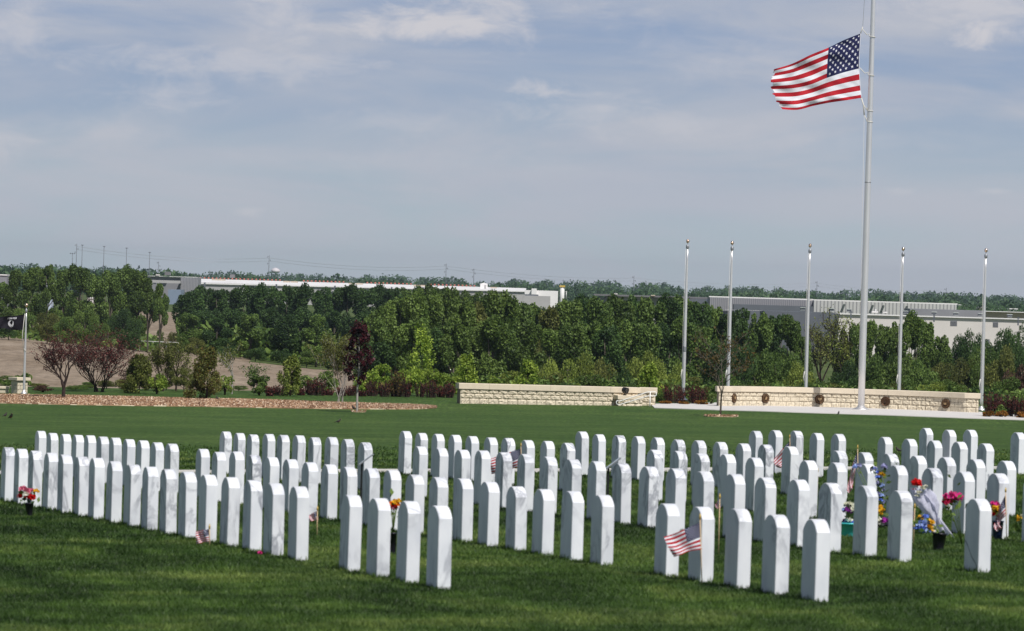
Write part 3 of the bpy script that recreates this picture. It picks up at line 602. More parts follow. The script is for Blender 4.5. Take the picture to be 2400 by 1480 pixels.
side=[(1600.5,566,221,'leftmost slim bare flagpole with gold ball rising from the barberry bed'),(1704.5,570,221.5,'slim bare flagpole with gold ball behind the bare young tree'),(1887,576,223,'slim bare flagpole with gold ball left of the tall flagpole'),(2105.5,584,222,'slim bare flagpole with gold ball right of the tall flagpole'),(2299.5,588,216.5,'rightmost slim bare flagpole with gold ball at the right end of the wall')]
for i,(px,yt,d,lb) in enumerate(side):
    yb=[948,905,908,918,972][i]
    b=gp(px,d); b=Vector((P(px,[950,965,965,968,972][i],d).x,d,b.z))
    H=P(px+8,yt+16,d).z-b.z
    rt,_,_=pole('flagpole',px,0,d,.075,.04,lb,'slim bare flagpoles behind the walls',base=b,top=H)
    h=MB(); h.tube([(-.07,-.05,H-.05),(-.10,-.06,H*.5),(-.085,-.06,1.2)],.007,4); h.tube([(-.09,-.07,.9),(-.12,-.08,1.1),(-.085,-.07,1.35)],.02,5); h.build('halyard',ROPE,rt)
    if i==0:
        j=MB(); j.lathe((0,0,H*.34),[(.078,-.12),(.082,-.1),(.079,-.06),(.083,0),(.079,.06),(.082,.1),(.076,.12)],16); j.build('sleeve_joint',STEELG,rt)
# left flagpole with black flag
b=hit(56,925,150); d=b.y
H=P(62,733,d).z-b.z
LP,_,_=pole('flagpole',56,0,d,.05,.03,'small flagpole at far left flying the black flag beside the stone pier',base=b,top=H)
hx=MB(); hx.tube([(-.06,-.04,H-.05),(-.13,-.06,H*.72),(-.05,-.05,H*.52)],.012,5); hx.tube([(-.06,-.05,H*.56),(.05,-.05,H*.52)],.012,5); hx.build('halyard',ROPE,LP)
cb=[[(57.5,737),(55,755),(53,773.5)],[(35,741),(33,757),(33,774)],[(10,742),(8,757),(8,770)],[(-22,748),(-24,762),(-24,776)]]
us2=[0,.28,.6,1]
bf=flagfn(cb,us2,d-.05,lambda u,v:-.5*u,lambda u,v:.05*math.sin(u*11+v*4)*min(1,3*u)+.03*math.sin(u*21-v*7)*u)
fb=bf(0,.5); BF=empty('black_flag',fb,'black flag with white round emblem flying at the left edge','flag')
m_=MB(); m_.grid(30,14,lambda a,c:bf(a,c)-fb); m_.build('field',CK,BF)
def onflag(fn,uc,vc,pts,eps,mb,asp=2.7,O=fb):
    for sdn in(-1,1):
        q=[]
        for (a,c) in pts:
            u=uc-a/asp; v=vc-c      # a to the right as seen: hoist is on the right
            du=fn(u+.004,v)-fn(u-.004,v); dv=fn(u,v+.004)-fn(u,v-.004); q.append(fn(u,v)-O+du.cross(dv).normalized()*eps*sdn)
        mb.add(q,[tuple(range(len(q))) if sdn>0 else tuple(range(len(q)-1,-1,-1))])
em=MB(); circ=[(.235*math.cos(a),-.02+.235*math.sin(a)) for a in np.linspace(0,2*math.pi,24,endpoint=False)]
onflag(bf,.38,.54,circ,.006,em); wre=MB(); 
em.build('emblem_disc',CW,BF)
sil=MB(); onflag(bf,.38,.54,[(-.06,-.2),(.09,-.2),(.08,-.1),(.12,-.04),(.13,.04),(.10,.1),(.03,.135),(-.05,.12),(-.1,.05),(-.12,-.01),(-.09,-.04),(-.1,-.09),(-.05,-.11)],.010,sil); sil.build('head_silhouette',CK,BF)
GL={'P':['110','101','110','100','100'],'O':['111','101','101','101','111'],'W':['10101','10101','10101','11111','01010'],'M':['10001','11011','10101','10001','10001'],'I':['1','1','1','1','1'],'A':['010','101','111','101','101'],'*':['0','0','1','0','0']}
tx=MB(); cur=-.30; cell=.026
for ch in 'POW*MIA':
    gl=GL[ch]; wdt=len(gl[0])
    for j,row in enumerate(gl):
        for i,c in enumerate(row):
            if c=='1':
                x0=cur+i*cell;y0=.40-j*cell; onflag(bf,.38,.54,[(x0,y0-cell),(x0+cell,y0-cell),(x0+cell,y0),(x0,y0)],.007,tx)
    cur+=(wdt+1)*cell
tx.build('lettering',CW,BF)

# small grave flags
WOOD=mat('pale_dowel',(.55,.40,.24),.6,var=.1); GOLDS=mat('gilt_point',(.55,.38,.10),.4,metal=.5,var=.1)
def stickflag(px0,pybase,px1,pytop,d,ctrl,us,label,depth=0.0,wamp=.01,nu=26):
    b=P(px0,pybase,d); b.z=g(b.x,d)-.03 ; t=P(px1,pytop,d)
    root=empty('grave_flag',b,label,'small flag','small american flags on sticks beside headstones')
    mb=MB(); mb.tube([(0,0,0),t-b],.0045,6); mb.build('stick',WOOD,root)
    k=MB(); k.lathe(t-b,[(.003,-.01),(.008,0),(.009,.012),(.002,.04)],8); k.build('spear_tip',GOLDS,root)
    fn=flagfn(ctrl,us,d,lambda u,v:depth*u,lambda u,v:wamp*math.sin(u*10+v*4)*min(1,u*3)+wamp*.6*math.sin(u*19-v*6)*u)
    usflag(root,fn,nu,2,b,eps=.0015); return root
dR=35.9
stickflag(1646,1360,1641,1216,37.55,[[(1641,1225),(1643,1256),(1645,1288)],[(1604,1241),(1610,1270),(1614,1293)],[(1578,1252),(1586,1281),(1597,1300)],[(1556,1259),(1566,1283),(1580,1306)]],[0,.4,.7,1],'largest small american flag leaning left over the near headstone of the second row',depth=-.05,wamp=.012,nu=40)
stickflag(492,1284,491,1239,43.6,[[(491,1241),(491,1254),(490,1269)],[(473,1243),(474,1258),(474,1272)],[(458,1247),(459,1262),(461,1277)]],[0,.5,1],'small faded flag drooping low beside a headstone of the leftmost row',depth=.05,wamp=.02)
stickflag(744,1226,744,1196,46.0,[[(744,1198),(745,1209),(746,1219)],[(733,1203),(734,1213),(735,1221)],[(722,1210),(723,1216),(726,1223)]],[0,.5,1],'tiny flag just above the grass right of the last clustered stone in the leftmost row',depth=.03)
stickflag(1223,1165,1221,1046,61.5,[[(1221,1052),(1222,1072),(1223,1092)],[(1190,1062),(1189,1084),(1190,1102)],[(1150,1076),(1150,1094),(1152,1112)]],[0,.5,1],'striped flag waving behind headstones in the middle of the fourth row',depth=.1,wamp=.02)
stickflag(1853,1160,1851,1026,66.9,[[(1852,1033),(1853,1048),(1854,1066)],[(1832,1055),(1836,1078),(1840,1092)],[(1812,1080),(1818,1093),(1828,1098)]],[0,.5,1],'flag hanging aslant between headstones of the fifth and sixth rows',depth=.08,wamp=.015)
stickflag(2012,1180,2010,1051,56.2,[[(2010,1056),(2008,1080),(2005,1100)],[(1998,1090),(1996,1115),(1999,1138)],[(1984,1150),(1990,1156),(1999,1146)]],[0,.5,1],'furled flag with gilt spear tip hanging beside the blue flower wreath',depth=.05,wamp=.02)
stickflag(2360,1262,2357,1153,45.6,[[(2357,1160),(2358,1185),(2360,1206)],[(2343,1188),(2341,1208),(2343,1226)],[(2328,1236),(2338,1246),(2350,1240)]],[0,.5,1],'flag drooping in folds in front of the rightmost bouquet',depth=.06,wamp=.025)
stickflag(1687,1196,1687,1168,42.6,[[(1687,1171),(1688,1180),(1689,1190)],[(1681,1176),(1682,1185),(1683,1193)],[(1676,1184),(1679,1191),(1684,1195)]],[0,.5,1],'tiny crumpled flag low in the grass between third row headstones',depth=.02,wamp=.008)
stickflag(2142,1230,2144,1190,44.6,[[(2144,1193),(2144,1206),(2144,1220)],[(2141,1200),(2141,1212),(2141,1224)],[(2138,1206),(2138,1216),(2139,1228)]],[0,.5,1],'tiny furled flag left of the white wrapped bouquet',depth=.02,wamp=.008)
stickflag(1916,1150,1917,1106,58.5,[[(1917,1109),(1917,1116),(1917,1124)],[(1915,1114),(1915,1122),(1915,1130)],[(1913,1122),(1913,1128),(1914,1136)]],[0,.5,1],'sliver of a small furled flag right of a fourth row headstone',depth=.02,wamp=.006)

# section marker signs
def marker(px,pyb,pyt,d,label):
    b=P(px,pyb,d); b.z=g(b.x,d); root=empty('section_marker',b,label,'marker sign','black section marker signs')
    H=P(px,pyt,d).z-b.z; mb=MB(); mb.box((0,0,H/2),(.022,.022,H)); mb.build('stake',BLACK,root)
    pl=MB(); c=Vector((.045,0,H+.035)); a=R(38)
    for z0,dx,dy,th,mm in ((0,.20,.16,.012,0),(.0085,.17,.13,.004,1)):
        pts=[(sx*dx/2,sy*dy/2,sz*th/2+z0) for sx in(-1,1) for sy in(-1,1) for sz in(-1,1)]
        pl.add([(c.x+p[0]*math.cos(a)-p[2]*math.sin(a),c.y+p[1],c.z+p[0]*math.sin(a)+p[2]*math.cos(a)) for p in pts],[(0,1,3,2),(4,6,7,5),(0,4,5,1),(2,3,7,6),(0,2,6,4),(1,5,7,3)],mm)
    pl.build('sign_plate',[STEELG,mat('plate_face',(.55,.62,.68),.25,metal=.3,var=.05)],root)
marker(847,1135,1085,56.5,'black stake with tilted pale plate behind headstones left of centre')
marker(1424,1162,1095,52.5,'black stake with tilted pale plate beside a headstone right of centre')

# ------------------------------------------------------------------ flowers
def petal_ball(c,r,rng_,n=26):
    a=rng_.normal(size=(n,3)); a/=np.linalg.norm(a,axis=1)[:,None]; a[:,2]=np.abs(a[:,2])*.9-.15
    return leafquads(np.array(c)+a*r*(.45+.5*rng_.random(n))[:,None],r*.75,rng_,elong=1.1)
FC={'pink':(.75,.22,.33),'red':(.65,.012,.012),'magenta':(.62,.03,.22),'yellow':(.75,.42,.02),'orange':(.85,.2,.01),'white':(.75,.74,.66),'blue':(.14,.24,.72),'lightblue':(.38,.50,.95),'purple':(.13,.01,.16),'violet':(.34,.03,.33),'cream':(.66,.66,.52),'teal':(.05,.50,.50),'rose':(.55,.02,.09),'green':(.05,.10,.02),'lilac':(.38,.38,.62)}
FM={k:cloth('petal_'+k,c,.25,.25) for k,c in FC.items()}
STEMM=LM['mid']
def bouquet(px,pyb,d,label,blooms,vase=None,stems=True,leaves=12,name='flower_bouquet',cat='flowers',fr=None,lr=.10):
    """blooms: (px,py,radius_m,colour,depth) ; vase:(kind,height,top r,bottom r)"""
    b=P(px,pyb,d); b.z=g(b.x,d); root=empty(name,b,label,cat); r=np.random.default_rng(int(px)+7)
    if vase:
        k,h,r1,r0,col,lean=vase; v=MB()
        ax=Vector((lean,0,1)).normalized(); v.lathe((0,0,0),[(r0*.9,-.02),(r0,0),(r1,h),(r1*1.08,h),(r1*1.08,h+.01),(r1*.95,h+.01),(r1*.9,h-.02),(.01,h-.03)],18,ax=ax); v.build(k,col,root)
        mouth=ax*h
    else: mouth=Vector((0,0,.01))
    bycol={}
    sm=MB()
    for (x,y,rad,col,dp) in blooms:
        c=P(x,y,d+dp)-b; bycol.setdefault(col,[]).append((c,rad))
        m=mouth.lerp(c,.5)+Vector((0,0,.02)); sm.tube([mouth,m,c],.003,5)
    if stems: sm.build('stems',STEMM,root)
    for col,L_ in bycol.items():
        for c,rad in L_:
            V=petal_ball(c,rad,r,34); me=quads_mesh('blossom',V,len(V)//4,FM[col],r.random(len(V)//4)); o=bpy.data.objects.new('blossom',me); COL.objects.link(o); o.parent=root
    if leaves:
        cs=np.array([P(x,y,d+dp)-b for (x,y,rad,col,dp) in blooms]); C=cs[r.integers(0,len(cs),leaves)]+r.normal(size=(leaves,3))*lr*.45-np.array([0,0,lr*.35])
        V=leafquads(C,.032,r,elong=2); me=quads_mesh('leaves',V,leaves,LM['mid'],r.random(leaves)); o=bpy.data.objects.new('leaves',me); COL.objects.link(o); o.parent=root
    return root
VB=mat('dark_vase',(.012,.010,.02),.35,var=.2)
bouquet(70,1203,50.5,'pink and red flowers in a black cone vase at the foot of the leftmost row',[(52,1163,.05,'red',0),(74,1167,.05,'red',-.02),(55,1148,.045,'pink',0),(66,1153,.045,'pink',0),(62,1160,.04,'white',-.02),(75,1150,.03,'pink',.02),(84,1152,.03,'yellow',0),(50,1156,.03,'pink',.02)],('vase',.12,.045,.022,VB,-.08),lr=.14)
bouquet(921,1250,42.3,'orange and red flowers in a tall black vase between the near left headstones',[(916,1182,.035,'orange',0),(926,1178,.035,'yellow',0),(933,1175,.03,'yellow',0),(922,1187,.035,'red',0),(929,1184,.03,'orange',0),(918,1192,.03,'pink',0)],('vase',.17,.03,.025,VB,0))
bouquet(1990,1232,46.5,'teal basket of white and purple flowers half hidden by a headstone',[(1988,1184,.045,'cream',0),(1996,1186,.04,'cream',0),(2003,1188,.04,'white',0),(1986,1198,.045,'purple',-.03),(2000,1197,.04,'cream',-.03),(1978,1196,.03,'lightblue',0),(1982,1222,.03,'purple',0),(1990,1221,.035,'white',-.03),(1996,1226,.03,'blue',0),(2060,1191,.04,'yellow',.1),(2064,1196,.045,'yellow',.1),(2062,1205,.03,'yellow',.1),(2058,1220,.04,'cream',0),(2064,1228,.035,'white',0),(2073,1222,.042,'violet',-.03)],('basket',.11,.13,.09,mat('teal_foil',(.08,.62,.64),.3,metal=.1,var=.1),0),leaves=40,name='flower_basket')
bl=[]
r_=random.Random(8)
for t in np.linspace(0,1,15):
    bl.append((2052+24*t+r_.uniform(-4,4)-8*(t>.6),1096+92*t+r_.uniform(-4,4),.028,['lightblue','blue','lilac'][r_.randrange(3)],r_.uniform(-.05,.05)))
bl+=[(2066,1113,.035,'yellow',-.03),(2005,1095,.035,'lightblue',0),(2012,1092,.03,'lilac',0),(2072,1095,.035,'lilac',0)]
bouquet(2066,1215,48.5,'tall blue and violet flower spray with yellow blooms standing between headstones',bl,('stand_foot',.03,.07,.07,VB,0),leaves=46,name='flower_spray')
bouquet(2200,1250,43.5,'light blue hydrangeas with yellow flowers on the grass beside a black pot',[(2160,1232,.055,'lightblue',0),(2168,1226,.05,'lightblue',0),(2155,1238,.045,'blue',0),(2163,1243,.05,'lightblue',0),(2173,1246,.035,'blue',0),(2168,1213,.035,'blue',0),(2158,1215,.03,'yellow',0),(2180,1225,.035,'yellow',0),(2178,1236,.035,'yellow',0),(2183,1243,.025,'yellow',0),(2187,1246,.025,'white',0)],('pot',.135,.062,.042,VB,.06),leaves=26)
# white tulle wrapped bouquet with red rose
b=P(2196,1222,44.2); b.z=g(b.x,b.y)+.03; WB=empty('wrapped_bouquet',b,'red rose bouquet wrapped in white tulle leaning between headstones','flowers')
tip=P(2192,1216,44.2); tp=P(2158,1152,44.2); r=np.random.default_rng(3); mb=MB()
def wrap(a,c):
    t=c; base=tip.lerp(tp,t)-b; rad=.02+.064*math.sin(min(1,t*1.15)*math.pi*.62); ang=2*math.pi*a
    k=1+.16*math.sin(ang*7+t*5)+.10*math.sin(ang*13-t*9)
    return base+Vector((math.cos(ang)*rad*k,math.sin(ang)*rad*k*.8,.03*math.sin(ang*5+t*4)))
mb.grid(56,16,wrap); mb.grid(20,5,lambda a,c:(tip-b)+Vector(((-.06+.19*a)*(.3+c),.03*math.sin(a*18),-.10*c*(.5+a)+.02*math.sin(a*23))))
mb.build('tulle_wrap',cloth('white_tulle',(.74,.74,.86),.45,.12),WB)
for (x,y,rad,col,n) in ((2148,1134,.052,'red',60),(2163,1145,.03,'cream',20),(2170,1140,.02,'cream',14),(2155,1155,.03,'cream',20),(2149,1162,.025,'cream',16),(2143,1148,.02,'red',8)):
    V=petal_ball(P(x,y,44.1)-b,rad,r,n); me=quads_mesh('blossom',V,len(V)//4,FM[col],r.random(len(V)//4)); o=bpy.data.objects.new('blossom',me); COL.objects.link(o); o.parent=WB
bouquet(2256,1240,44.4,'pink and dark red roses on long stems leaning left behind the lone headstone',[(2226,1163,.052,'magenta',0),(2243,1169,.062,'magenta',0),(2221,1178,.05,'rose',0),(2216,1172,.03,'rose',0),(2234,1160,.03,'pink',0)],None,leaves=34,lr=.3)
bouquet(2338,1256,45.7,'red and yellow bouquet behind the drooping flag at far right',[(2333,1184,.045,'magenta',0),(2334,1194,.055,'yellow',-.02),(2328,1200,.035,'yellow',0),(2332,1206,.04,'red',0),(2340,1200,.03,'orange',0)],('vase',.16,.05,.04,mat('blue_vase',(.01,.02,.06),.3),0))
bouquet(2397,1240,46.5,'yellow green flower stems at the right edge of the photo',[(2390,1214,.03,'yellow',0),(2397,1211,.03,'cream',0),(2387,1220,.02,'yellow',0),(2400,1218,.025,'yellow',0)],None,leaves=30,lr=.14)
bouquet(609,1302,39.6,'tiny magenta flower low in the grass beside a leftmost row headstone',[(609,1297,.02,'magenta',0)],None,leaves=3)

# ------------------------------------------------------------------ birds
BB=mat('bird_dark',(.03,.025,.022),.7,var=.3); BO=mat('bird_breast',(.30,.07,.02),.7,var=.2)
def bird(px,py,s,face,label,breast=True,d=None):
    b=hit(px,py,60) if d is None else gp(px,d)
    root=empty('bird',b,label,'bird',rz=face); mb=MB()
    path=[(-.10,0,.07),(-.06,0,.085),(0,0,.10),(.045,0,.125),(.07,0,.165),(.085,0,.195),(.10,0,.205)]; rad=[.012,.035,.05,.045,.028,.028,.012]
    mb.tube([tuple(v*s for v in p) for p in path],[x*s for x in rad],10); mb.build('body',BB,root)
    if breast:
        m=MB(); m.tube([tuple(v*s for v in p) for p in [(-.01,0,.088),(.04,0,.112),(.065,0,.145)]],[.042*s,.043*s,.024*s],10); m.build('breast',BO,root)
    t=MB(); t.tube([(-.09*s,0,.075*s),(-.2*s,0,.045*s)],[.018*s,.012*s],6); t.build('tail',BB,root)
    k=MB(); k.tube([(.10*s,0,.203*s),(.135*s,0,.196*s)],[.008*s,.002*s],5); k.build('beak',GOLDS,root)
    for q in(-1,1): l=MB(); l.tube([(.01*s,q*.02*s,.06*s),(.005*s,q*.02*s,.0)],.004*s,4); l.build('leg',BB,root)
bird(12,979,.8,R(60),'dark bird farther left of the two at the left edge of the lawn'); bird(25,984,.95,R(-60),'orange breasted bird right of the other at the left lawn edge')
bird(829,962,.9,R(140),'bird on the grass left of the maroon tree trunk'); bird(1965,973,.75,R(70),'small bird at the front edge of the pale paving',False)
bird(2106,1062,.5,R(160),'black bird between two headstones near the right',False); bird(793,993,.7,R(10),'reddish bird alone on the lawn below the maroon tree'); bird(510,940,.9,R(150),'bird on the wood chips right of the rusty cypress')
# ------------------------------------------------------------------ stone walls
def make_path(pts,step=.05):
    pts=[Vector((p[0],p[1],0)) for p in pts]; out=[pts[0]]
    for a,b in zip(pts,pts[1:]):
        n=max(1,int((b-a).length/step)); out+=[a.lerp(b,i/n) for i in range(1,n+1)]
    S=[0]
    for a,b in zip(out,out[1:]): S.append(S[-1]+(b-a).length)
    return out,np.array(S)
def pathpt(path,s,off=0,sm=.1):
    out,S=path; X=np.array([p.x for p in out]);Y=np.array([p.y for p in out])
    x,y=np.interp(s,S,X),np.interp(s,S,Y); a=max(0,s-sm);b=min(S[-1],s+sm)
    tx,ty=np.interp(b,S,X)-np.interp(a,S,X),np.interp(b,S,Y)-np.interp(a,S,Y); l=math.hypot(tx,ty); nx,ny=ty/l,-tx/l
    return Vector((x+nx*off,y+ny*off,0)),Vector((nx,ny,0))
def rough_fn(seed):
    ph=[(random.Random(seed+i).uniform(0,6),random.Random(seed*3+i).uniform(4,22),random.Random(seed*7+i).uniform(4,22)) for i in range(5)]
    return lambda a,b:sum(math.sin(p+a*f+b*h) for p,f,h in ph)/5
def blockwall(root,path,z0,courses,ch,bl,thick,smooth_ranges=(),seed=1,s0=0,s1=None,name='stone_courses',endoff=.0):
    mb=MB(); tot=path[1][-1] if s1 is None else s1; r=random.Random(seed)
    # backing core
    n=max(2,int((tot-s0)/.15)); vs=[];zt=z0+courses*ch
    for i in range(n+1):
        s=s0+(tot-s0)*i/n; a,_=pathpt(path,s,-.012); b,_=pathpt(path,s,-thick); vs+=[(a.x,a.y,z0-.15),(a.x,a.y,zt),(b.x,b.y,zt),(b.x,b.y,z0-.15)]
    fs=[(i*4+j,i*4+4+j,i*4+5+j,i*4+1+j) for i in range(n) for j in range(3)]+[(0,1,2,3),(n*4+3,n*4+2,n*4+1,n*4)]
    mb.add(vs,fs,1)
    for c in range(courses):
        s=s0-(bl*.5 if c%2 else 0)
        while s<tot-.02:
            a=max(s,s0)+.009; b=min(s+bl,tot)-.009; s+=bl
            if b-a<.04: continue
            mid=(a+b)/2; sm=any(p<=mid<=q for p,q in smooth_ranges); zb=z0+c*ch+.007; zz=z0+(c+1)*ch-.007
            if c==0: zb-=.12
            amp=.004 if sm else .05; fn=rough_fn(r.randrange(9999)); base=0.0 if sm else .012
            nu=max(3,int((b-a)/.05)); nv=5
            def f(u,v):
                e=min(u*(b-a),(1-u)*(b-a),v*ch,(1-v)*ch)/.03; e=min(1,e); e=e*(2-e)
                off=base*e+amp*e*(.35+.65*fn(u*(b-a)*3,v*.6)) if not sm else amp*e
                p,_=pathpt(path,a+(b-a)*u,off); return (p.x,p.y,zb+(zz-zb)*v)
            st=len(mb.f); mb.grid(nu,nv,f,0,sm)
            # returns of the block to the core
            e=[f(0,0),f(1,0),f(1,1),f(0,1)]; q=[pathpt(path,a if k in(0,3) else b,-.02)[0] for k in range(4)]
            q=[(q[k].x,q[k].y,e[k][2]) for k in range(4)]
            mb.add(e+q,[(0,4,5,1),(1,5,6,2),(2,6,7,3),(3,7,4,0)],0)
    o=mb.build(name,[LIME,JOINT],root)
    # one tone per block
    return o
def capstrip(root,path,z,h,thick,over,s0=None,s1=None,name='cap_stone',joint=1.5):
    tot=path[1][-1]; s0=-over if s0 is None else s0; s1=tot+over if s1 is None else s1
    mb=MB(); n=int(math.ceil((s1-s0)/joint))
    for k in range(n):
        a=s0+(s1-s0)*k/n+(.003 if k else 0); b=s0+(s1-s0)*(k+1)/n-(.003 if k<n-1 else 0); m=max(2,int((b-a)/.12)); vs=[]
        for i in range(m+1):
            s=a+(b-a)*i/m; sc=min(max(s,0),tot); p,nn=pathpt(path,sc); t=Vector((-nn.y,nn.x,0)); p=p+t*(s-sc)
            f=p+nn*over; g_=p-nn*(thick+over*.5)
            vs+=[(f.x,f.y,z),(f.x,f.y,z+h-.015),(f.x-nn.x*.015,f.y-nn.y*.015,z+h),(g_.x,g_.y,z+h),(g_.x,g_.y,z)]
        fs=[(i*5+j,i*5+5+j,i*5+5+(j+1)%5,i*5+(j+1)%5) for i in range(m) for j in range(5)]+[(0,1,2,3,4),(m*5+4,m*5+3,m*5+2,m*5+1,m*5)]
        mb.add(vs,fs)
    return mb.build(name,CAPM,root)
def XY(px,d): p=P(px,940,d); return (p.x,d)
# left wall
p0=XY(1078,208.7); p1=XY(1496,210.4)
org=Vector((p0[0],p0[1],0)); 
W1=empty('stone_wall',(0,0,0),'long straight cream limestone wall with smooth cap and floodlight, left of the flagpoles','wall')
path=make_path([p0,p1]); zb=g((p0[0]+p1[0])/2,209.5)
blockwall(W1,path,zb,3,.19,.40,.55,seed=5); capstrip(W1,path,zb+.573,.225,.55,.07)
pathb=make_path([XY(1497,211.0),XY(1536,211.0)]); blockwall(W1,pathb,zb,3,.19,.34,.5,seed=8); capstrip(W1,pathb,zb+.573,.225,.5,.07,s0=.03)
pathc=make_path([XY(1449,209.6),XY(1506,209.9)]); blockwall(W1,pathc,zb-.03,2,.17,.36,.9,seed=9,name='low_block_courses'); capstrip(W1,pathc,zb+.313,.16,.9,.03,name='low_block_cap')
# handrail
hb=P(1536,957,209.0); hb.z=g(hb.x,209.0); HR=empty('handrail',hb,'white metal handrail sloping down in front of the low stone block','handrail')
def rp(px,py,dd=209.0): return P(px,py,dd)-hb
mb=MB(); mb.tube([rp(1447,939),rp(1452,941),rp(1519,919),rp(1536,919),rp(1538,921),rp(1538,927),rp(1536,928.5),rp(1519,928.5),rp(1452,949),rp(1446,948),rp(1444,943),rp(1447,939)],.017,8); mb.build('rail',WHITEP,HR)
mb=MB(); mb.tube([rp(1524,919),(rp(1524,919).x,0,-.1)],.02,8); mb.build('post',WHITEP,HR)
mb=MB(); mb.tube([rp(1464,937),(rp(1464,937).x,0.45,rp(1464,937).z-.03),(rp(1464,937).x,.6,rp(1464,937).z-.05)],.018,8); mb.build('bracket',WHITEP,HR)
# floodlight on the low block
fb_=P(1464,931,209.9); fb_.z=zb+.313+.16; FL=empty('floodlight',fb_,'black floodlight standing on the low block of the left wall','floodlight')
mb=MB(); mb.box((0,0,.025),(.14,.14,.05),bev=.01); mb.tube([(0,0,.04),(0,0,.13)],.02,8); mb.build('mount',BLACK,FL)
mb=MB(); mb.tube([(-.07,0,.12),(-.12,0,.16),(-.12,0,.22)],.012,6); mb.tube([(.07,0,.12),(.12,0,.16),(.12,0,.22)],.012,6); mb.tube([(-.075,0,.12),(.075,0,.12)],.012,6); mb.build('yoke',BLACK,FL)
mb=MB(); mb.lathe((-.10,-.02,.25),[(.06,0),(.10,.03),(.12,.12),(.13,.22),(.14,.23),(.13,.245),(.11,.235)],14,ax=(.8,-.5,-.25)); mb.build('lamp_head',BLACK,FL)
# right curved wall
th=[(1684,6),(1702,6),(1706,40),(1716,70),(1726,60),(1740,44),(1792,42),(1808,36),(1870,22),(1921,10),(2000,0),(2077,-15),(2150,-24),(2218,-36),(2260,-42),(2264,-2),(2294,-2)]
pxs=np.arange(1684,2295,2.0); ang=np.interp(pxs,[a for a,_ in th],[b for _,b in th]); mper=1/56.5
dy=np.concatenate([[0],np.cumsum(np.tan(np.radians((ang[1:]+ang[:-1])/2))*2*mper)]); i0=int(np.argmin(abs(pxs-2010))); dep=214.2+dy-dy[i0]
print('wall ends',dep[0],dep[-1],dep.max())
pts=[XY(a,b) for a,b in zip(pxs,dep)]; path=make_path(pts)
W2=empty('stone_wall',(0,0,0),'curved cream limestone wall with round bronze medallions behind the tall flagpole','wall')
def s_of(px):
    i=int(np.argmin(abs(pxs-px))); q=pts[i]; out,S=path; return float(S[min(range(len(out)),key=lambda k:(out[k].x-q[0])**2+(out[k].y-q[1])**2)])
zb2=g(pts[i0][0],214)+.03
blockwall(W2,path,zb2,3,.19,.40,.5,smooth_ranges=[(s_of(1808),s_of(1872)),(s_of(2192),s_of(2262))],seed=21)
capstrip(W2,path,zb2+.573,.215,.5,.07)
def medallion(px,kind,col1,col2,lab):
    s=s_of(px); p,nn=pathpt(path,s,.05,.15); c=Vector((p.x,p.y,zb2+.31)); ax=Vector((nn.x,nn.y,0)); t=Vector((-nn.y,nn.x,0))
    mb=MB(); mb.lathe(c-ax*.06,[(.2,0),(.2,.09),(.185,.105),(.17,.10),(.165,.09),(.13,.09),(.125,.10),(.115,.09),(.001,.088)],40,ax=ax); o=mb.build('medallion',col1,W2); tag(o,lab)
    e=MB()
    def poly(pp,z=.10,sc=1): e_=[c-ax*.06+ax*z+t*(a*sc)+Vector((0,0,b*sc)) for a,b in pp]; e__=[q-ax*.012 for q in e_]; n=len(pp); e.add(e_+e__,[tuple(range(n))]+[(i,(i+1)%n,n+(i+1)%n,n+i) for i in range(n)])
    for i in range(26):
        a=i/26*6.283; poly([(.148*math.cos(a)+dx,.148*math.sin(a)+dz_) for dx,dz_ in ((-.006,-.008),(.006,-.008),(.006,.008),(-.006,.008))],.098)
    if kind in('eagle','shield'):
        for q in(-1,1): poly([(q*.01,.02),(q*.04,.06),(q*.075,.07),(q*.085,.03),(q*.07,-.01),(q*.05,-.03),(q*.03,-.02),(q*.015,-.03)],.108)
        poly([(-.02,.03),(-.012,.07),(0,.08),(.014,.07),(.02,.03),(.018,-.05),(0,-.08),(-.018,-.05)],.112)
        if kind=='shield': poly([(-.035,.02),(.035,.02),(.035,-.03),(0,-.07),(-.035,-.03)],.12)
    elif kind=='globe':
        poly([(.045*math.cos(a),-.01+.045*math.sin(a)) for a in np.linspace(0,6.283,16,endpoint=False)],.11)
        poly([(-.06,.045),(-.02,.05),(0,.08),(.02,.05),(.06,.045),(.03,.03),(-.03,.03)],.112); poly([(-.075,-.05),(-.06,-.06),(.07,.03),(.06,.04)],.116); poly([(-.08,-.02),(-.065,-.01),(-.05,-.06),(-.07,-.07)],.116)
    elif kind=='anchor':
        for pp in ([(-.01,.07),(.01,.07),(.01,-.06),(-.01,-.06)],[(-.04,.045),(.04,.045),(.04,.03),(-.04,.03)],[(-.07,-.02),(-.05,-.02),(0,-.06),(.05,-.02),(.07,-.02),(.04,-.07),(0,-.085),(-.04,-.07)]): poly(pp,.11)
        for q in(-1,1): poly([(q*.02,.0),(q*.085,.06),(q*.09,.045),(q*.03,-.02)],.106)
    else:
        pp=[]; 
        for i in range(10): a=math.pi/2+i*math.pi/5; r=.07 if i%2==0 else .03; pp.append((r*math.cos(a),r*math.sin(a)))
        poly(pp,.11); 
        for q in(-1,1): poly([(q*.05,-.05),(q*.08,-.01),(q*.095,.05),(q*.085,.05),(q*.07,0),(q*.04,-.05)],.107)
    e.build('emblem',col2,o)
medallion(1718,'eagle',BRONZE,BRONZEL,'bronze medallion seen nearly edge on near the left end'); medallion(1792,'globe',BRONZE,BRONZEL,'dark bronze medallion with globe emblem')
medallion(1921,'shield',BRONZE,BRONZEL,'bronze medallion with a pale golden shield'); medallion(2077,'anchor',BRONZE,BRONZE,'all dark bronze medallion right of the tall flagpole'); medallion(2218,'star',BRONZE,BRONZEL,'bronze medallion with a star near the right end')
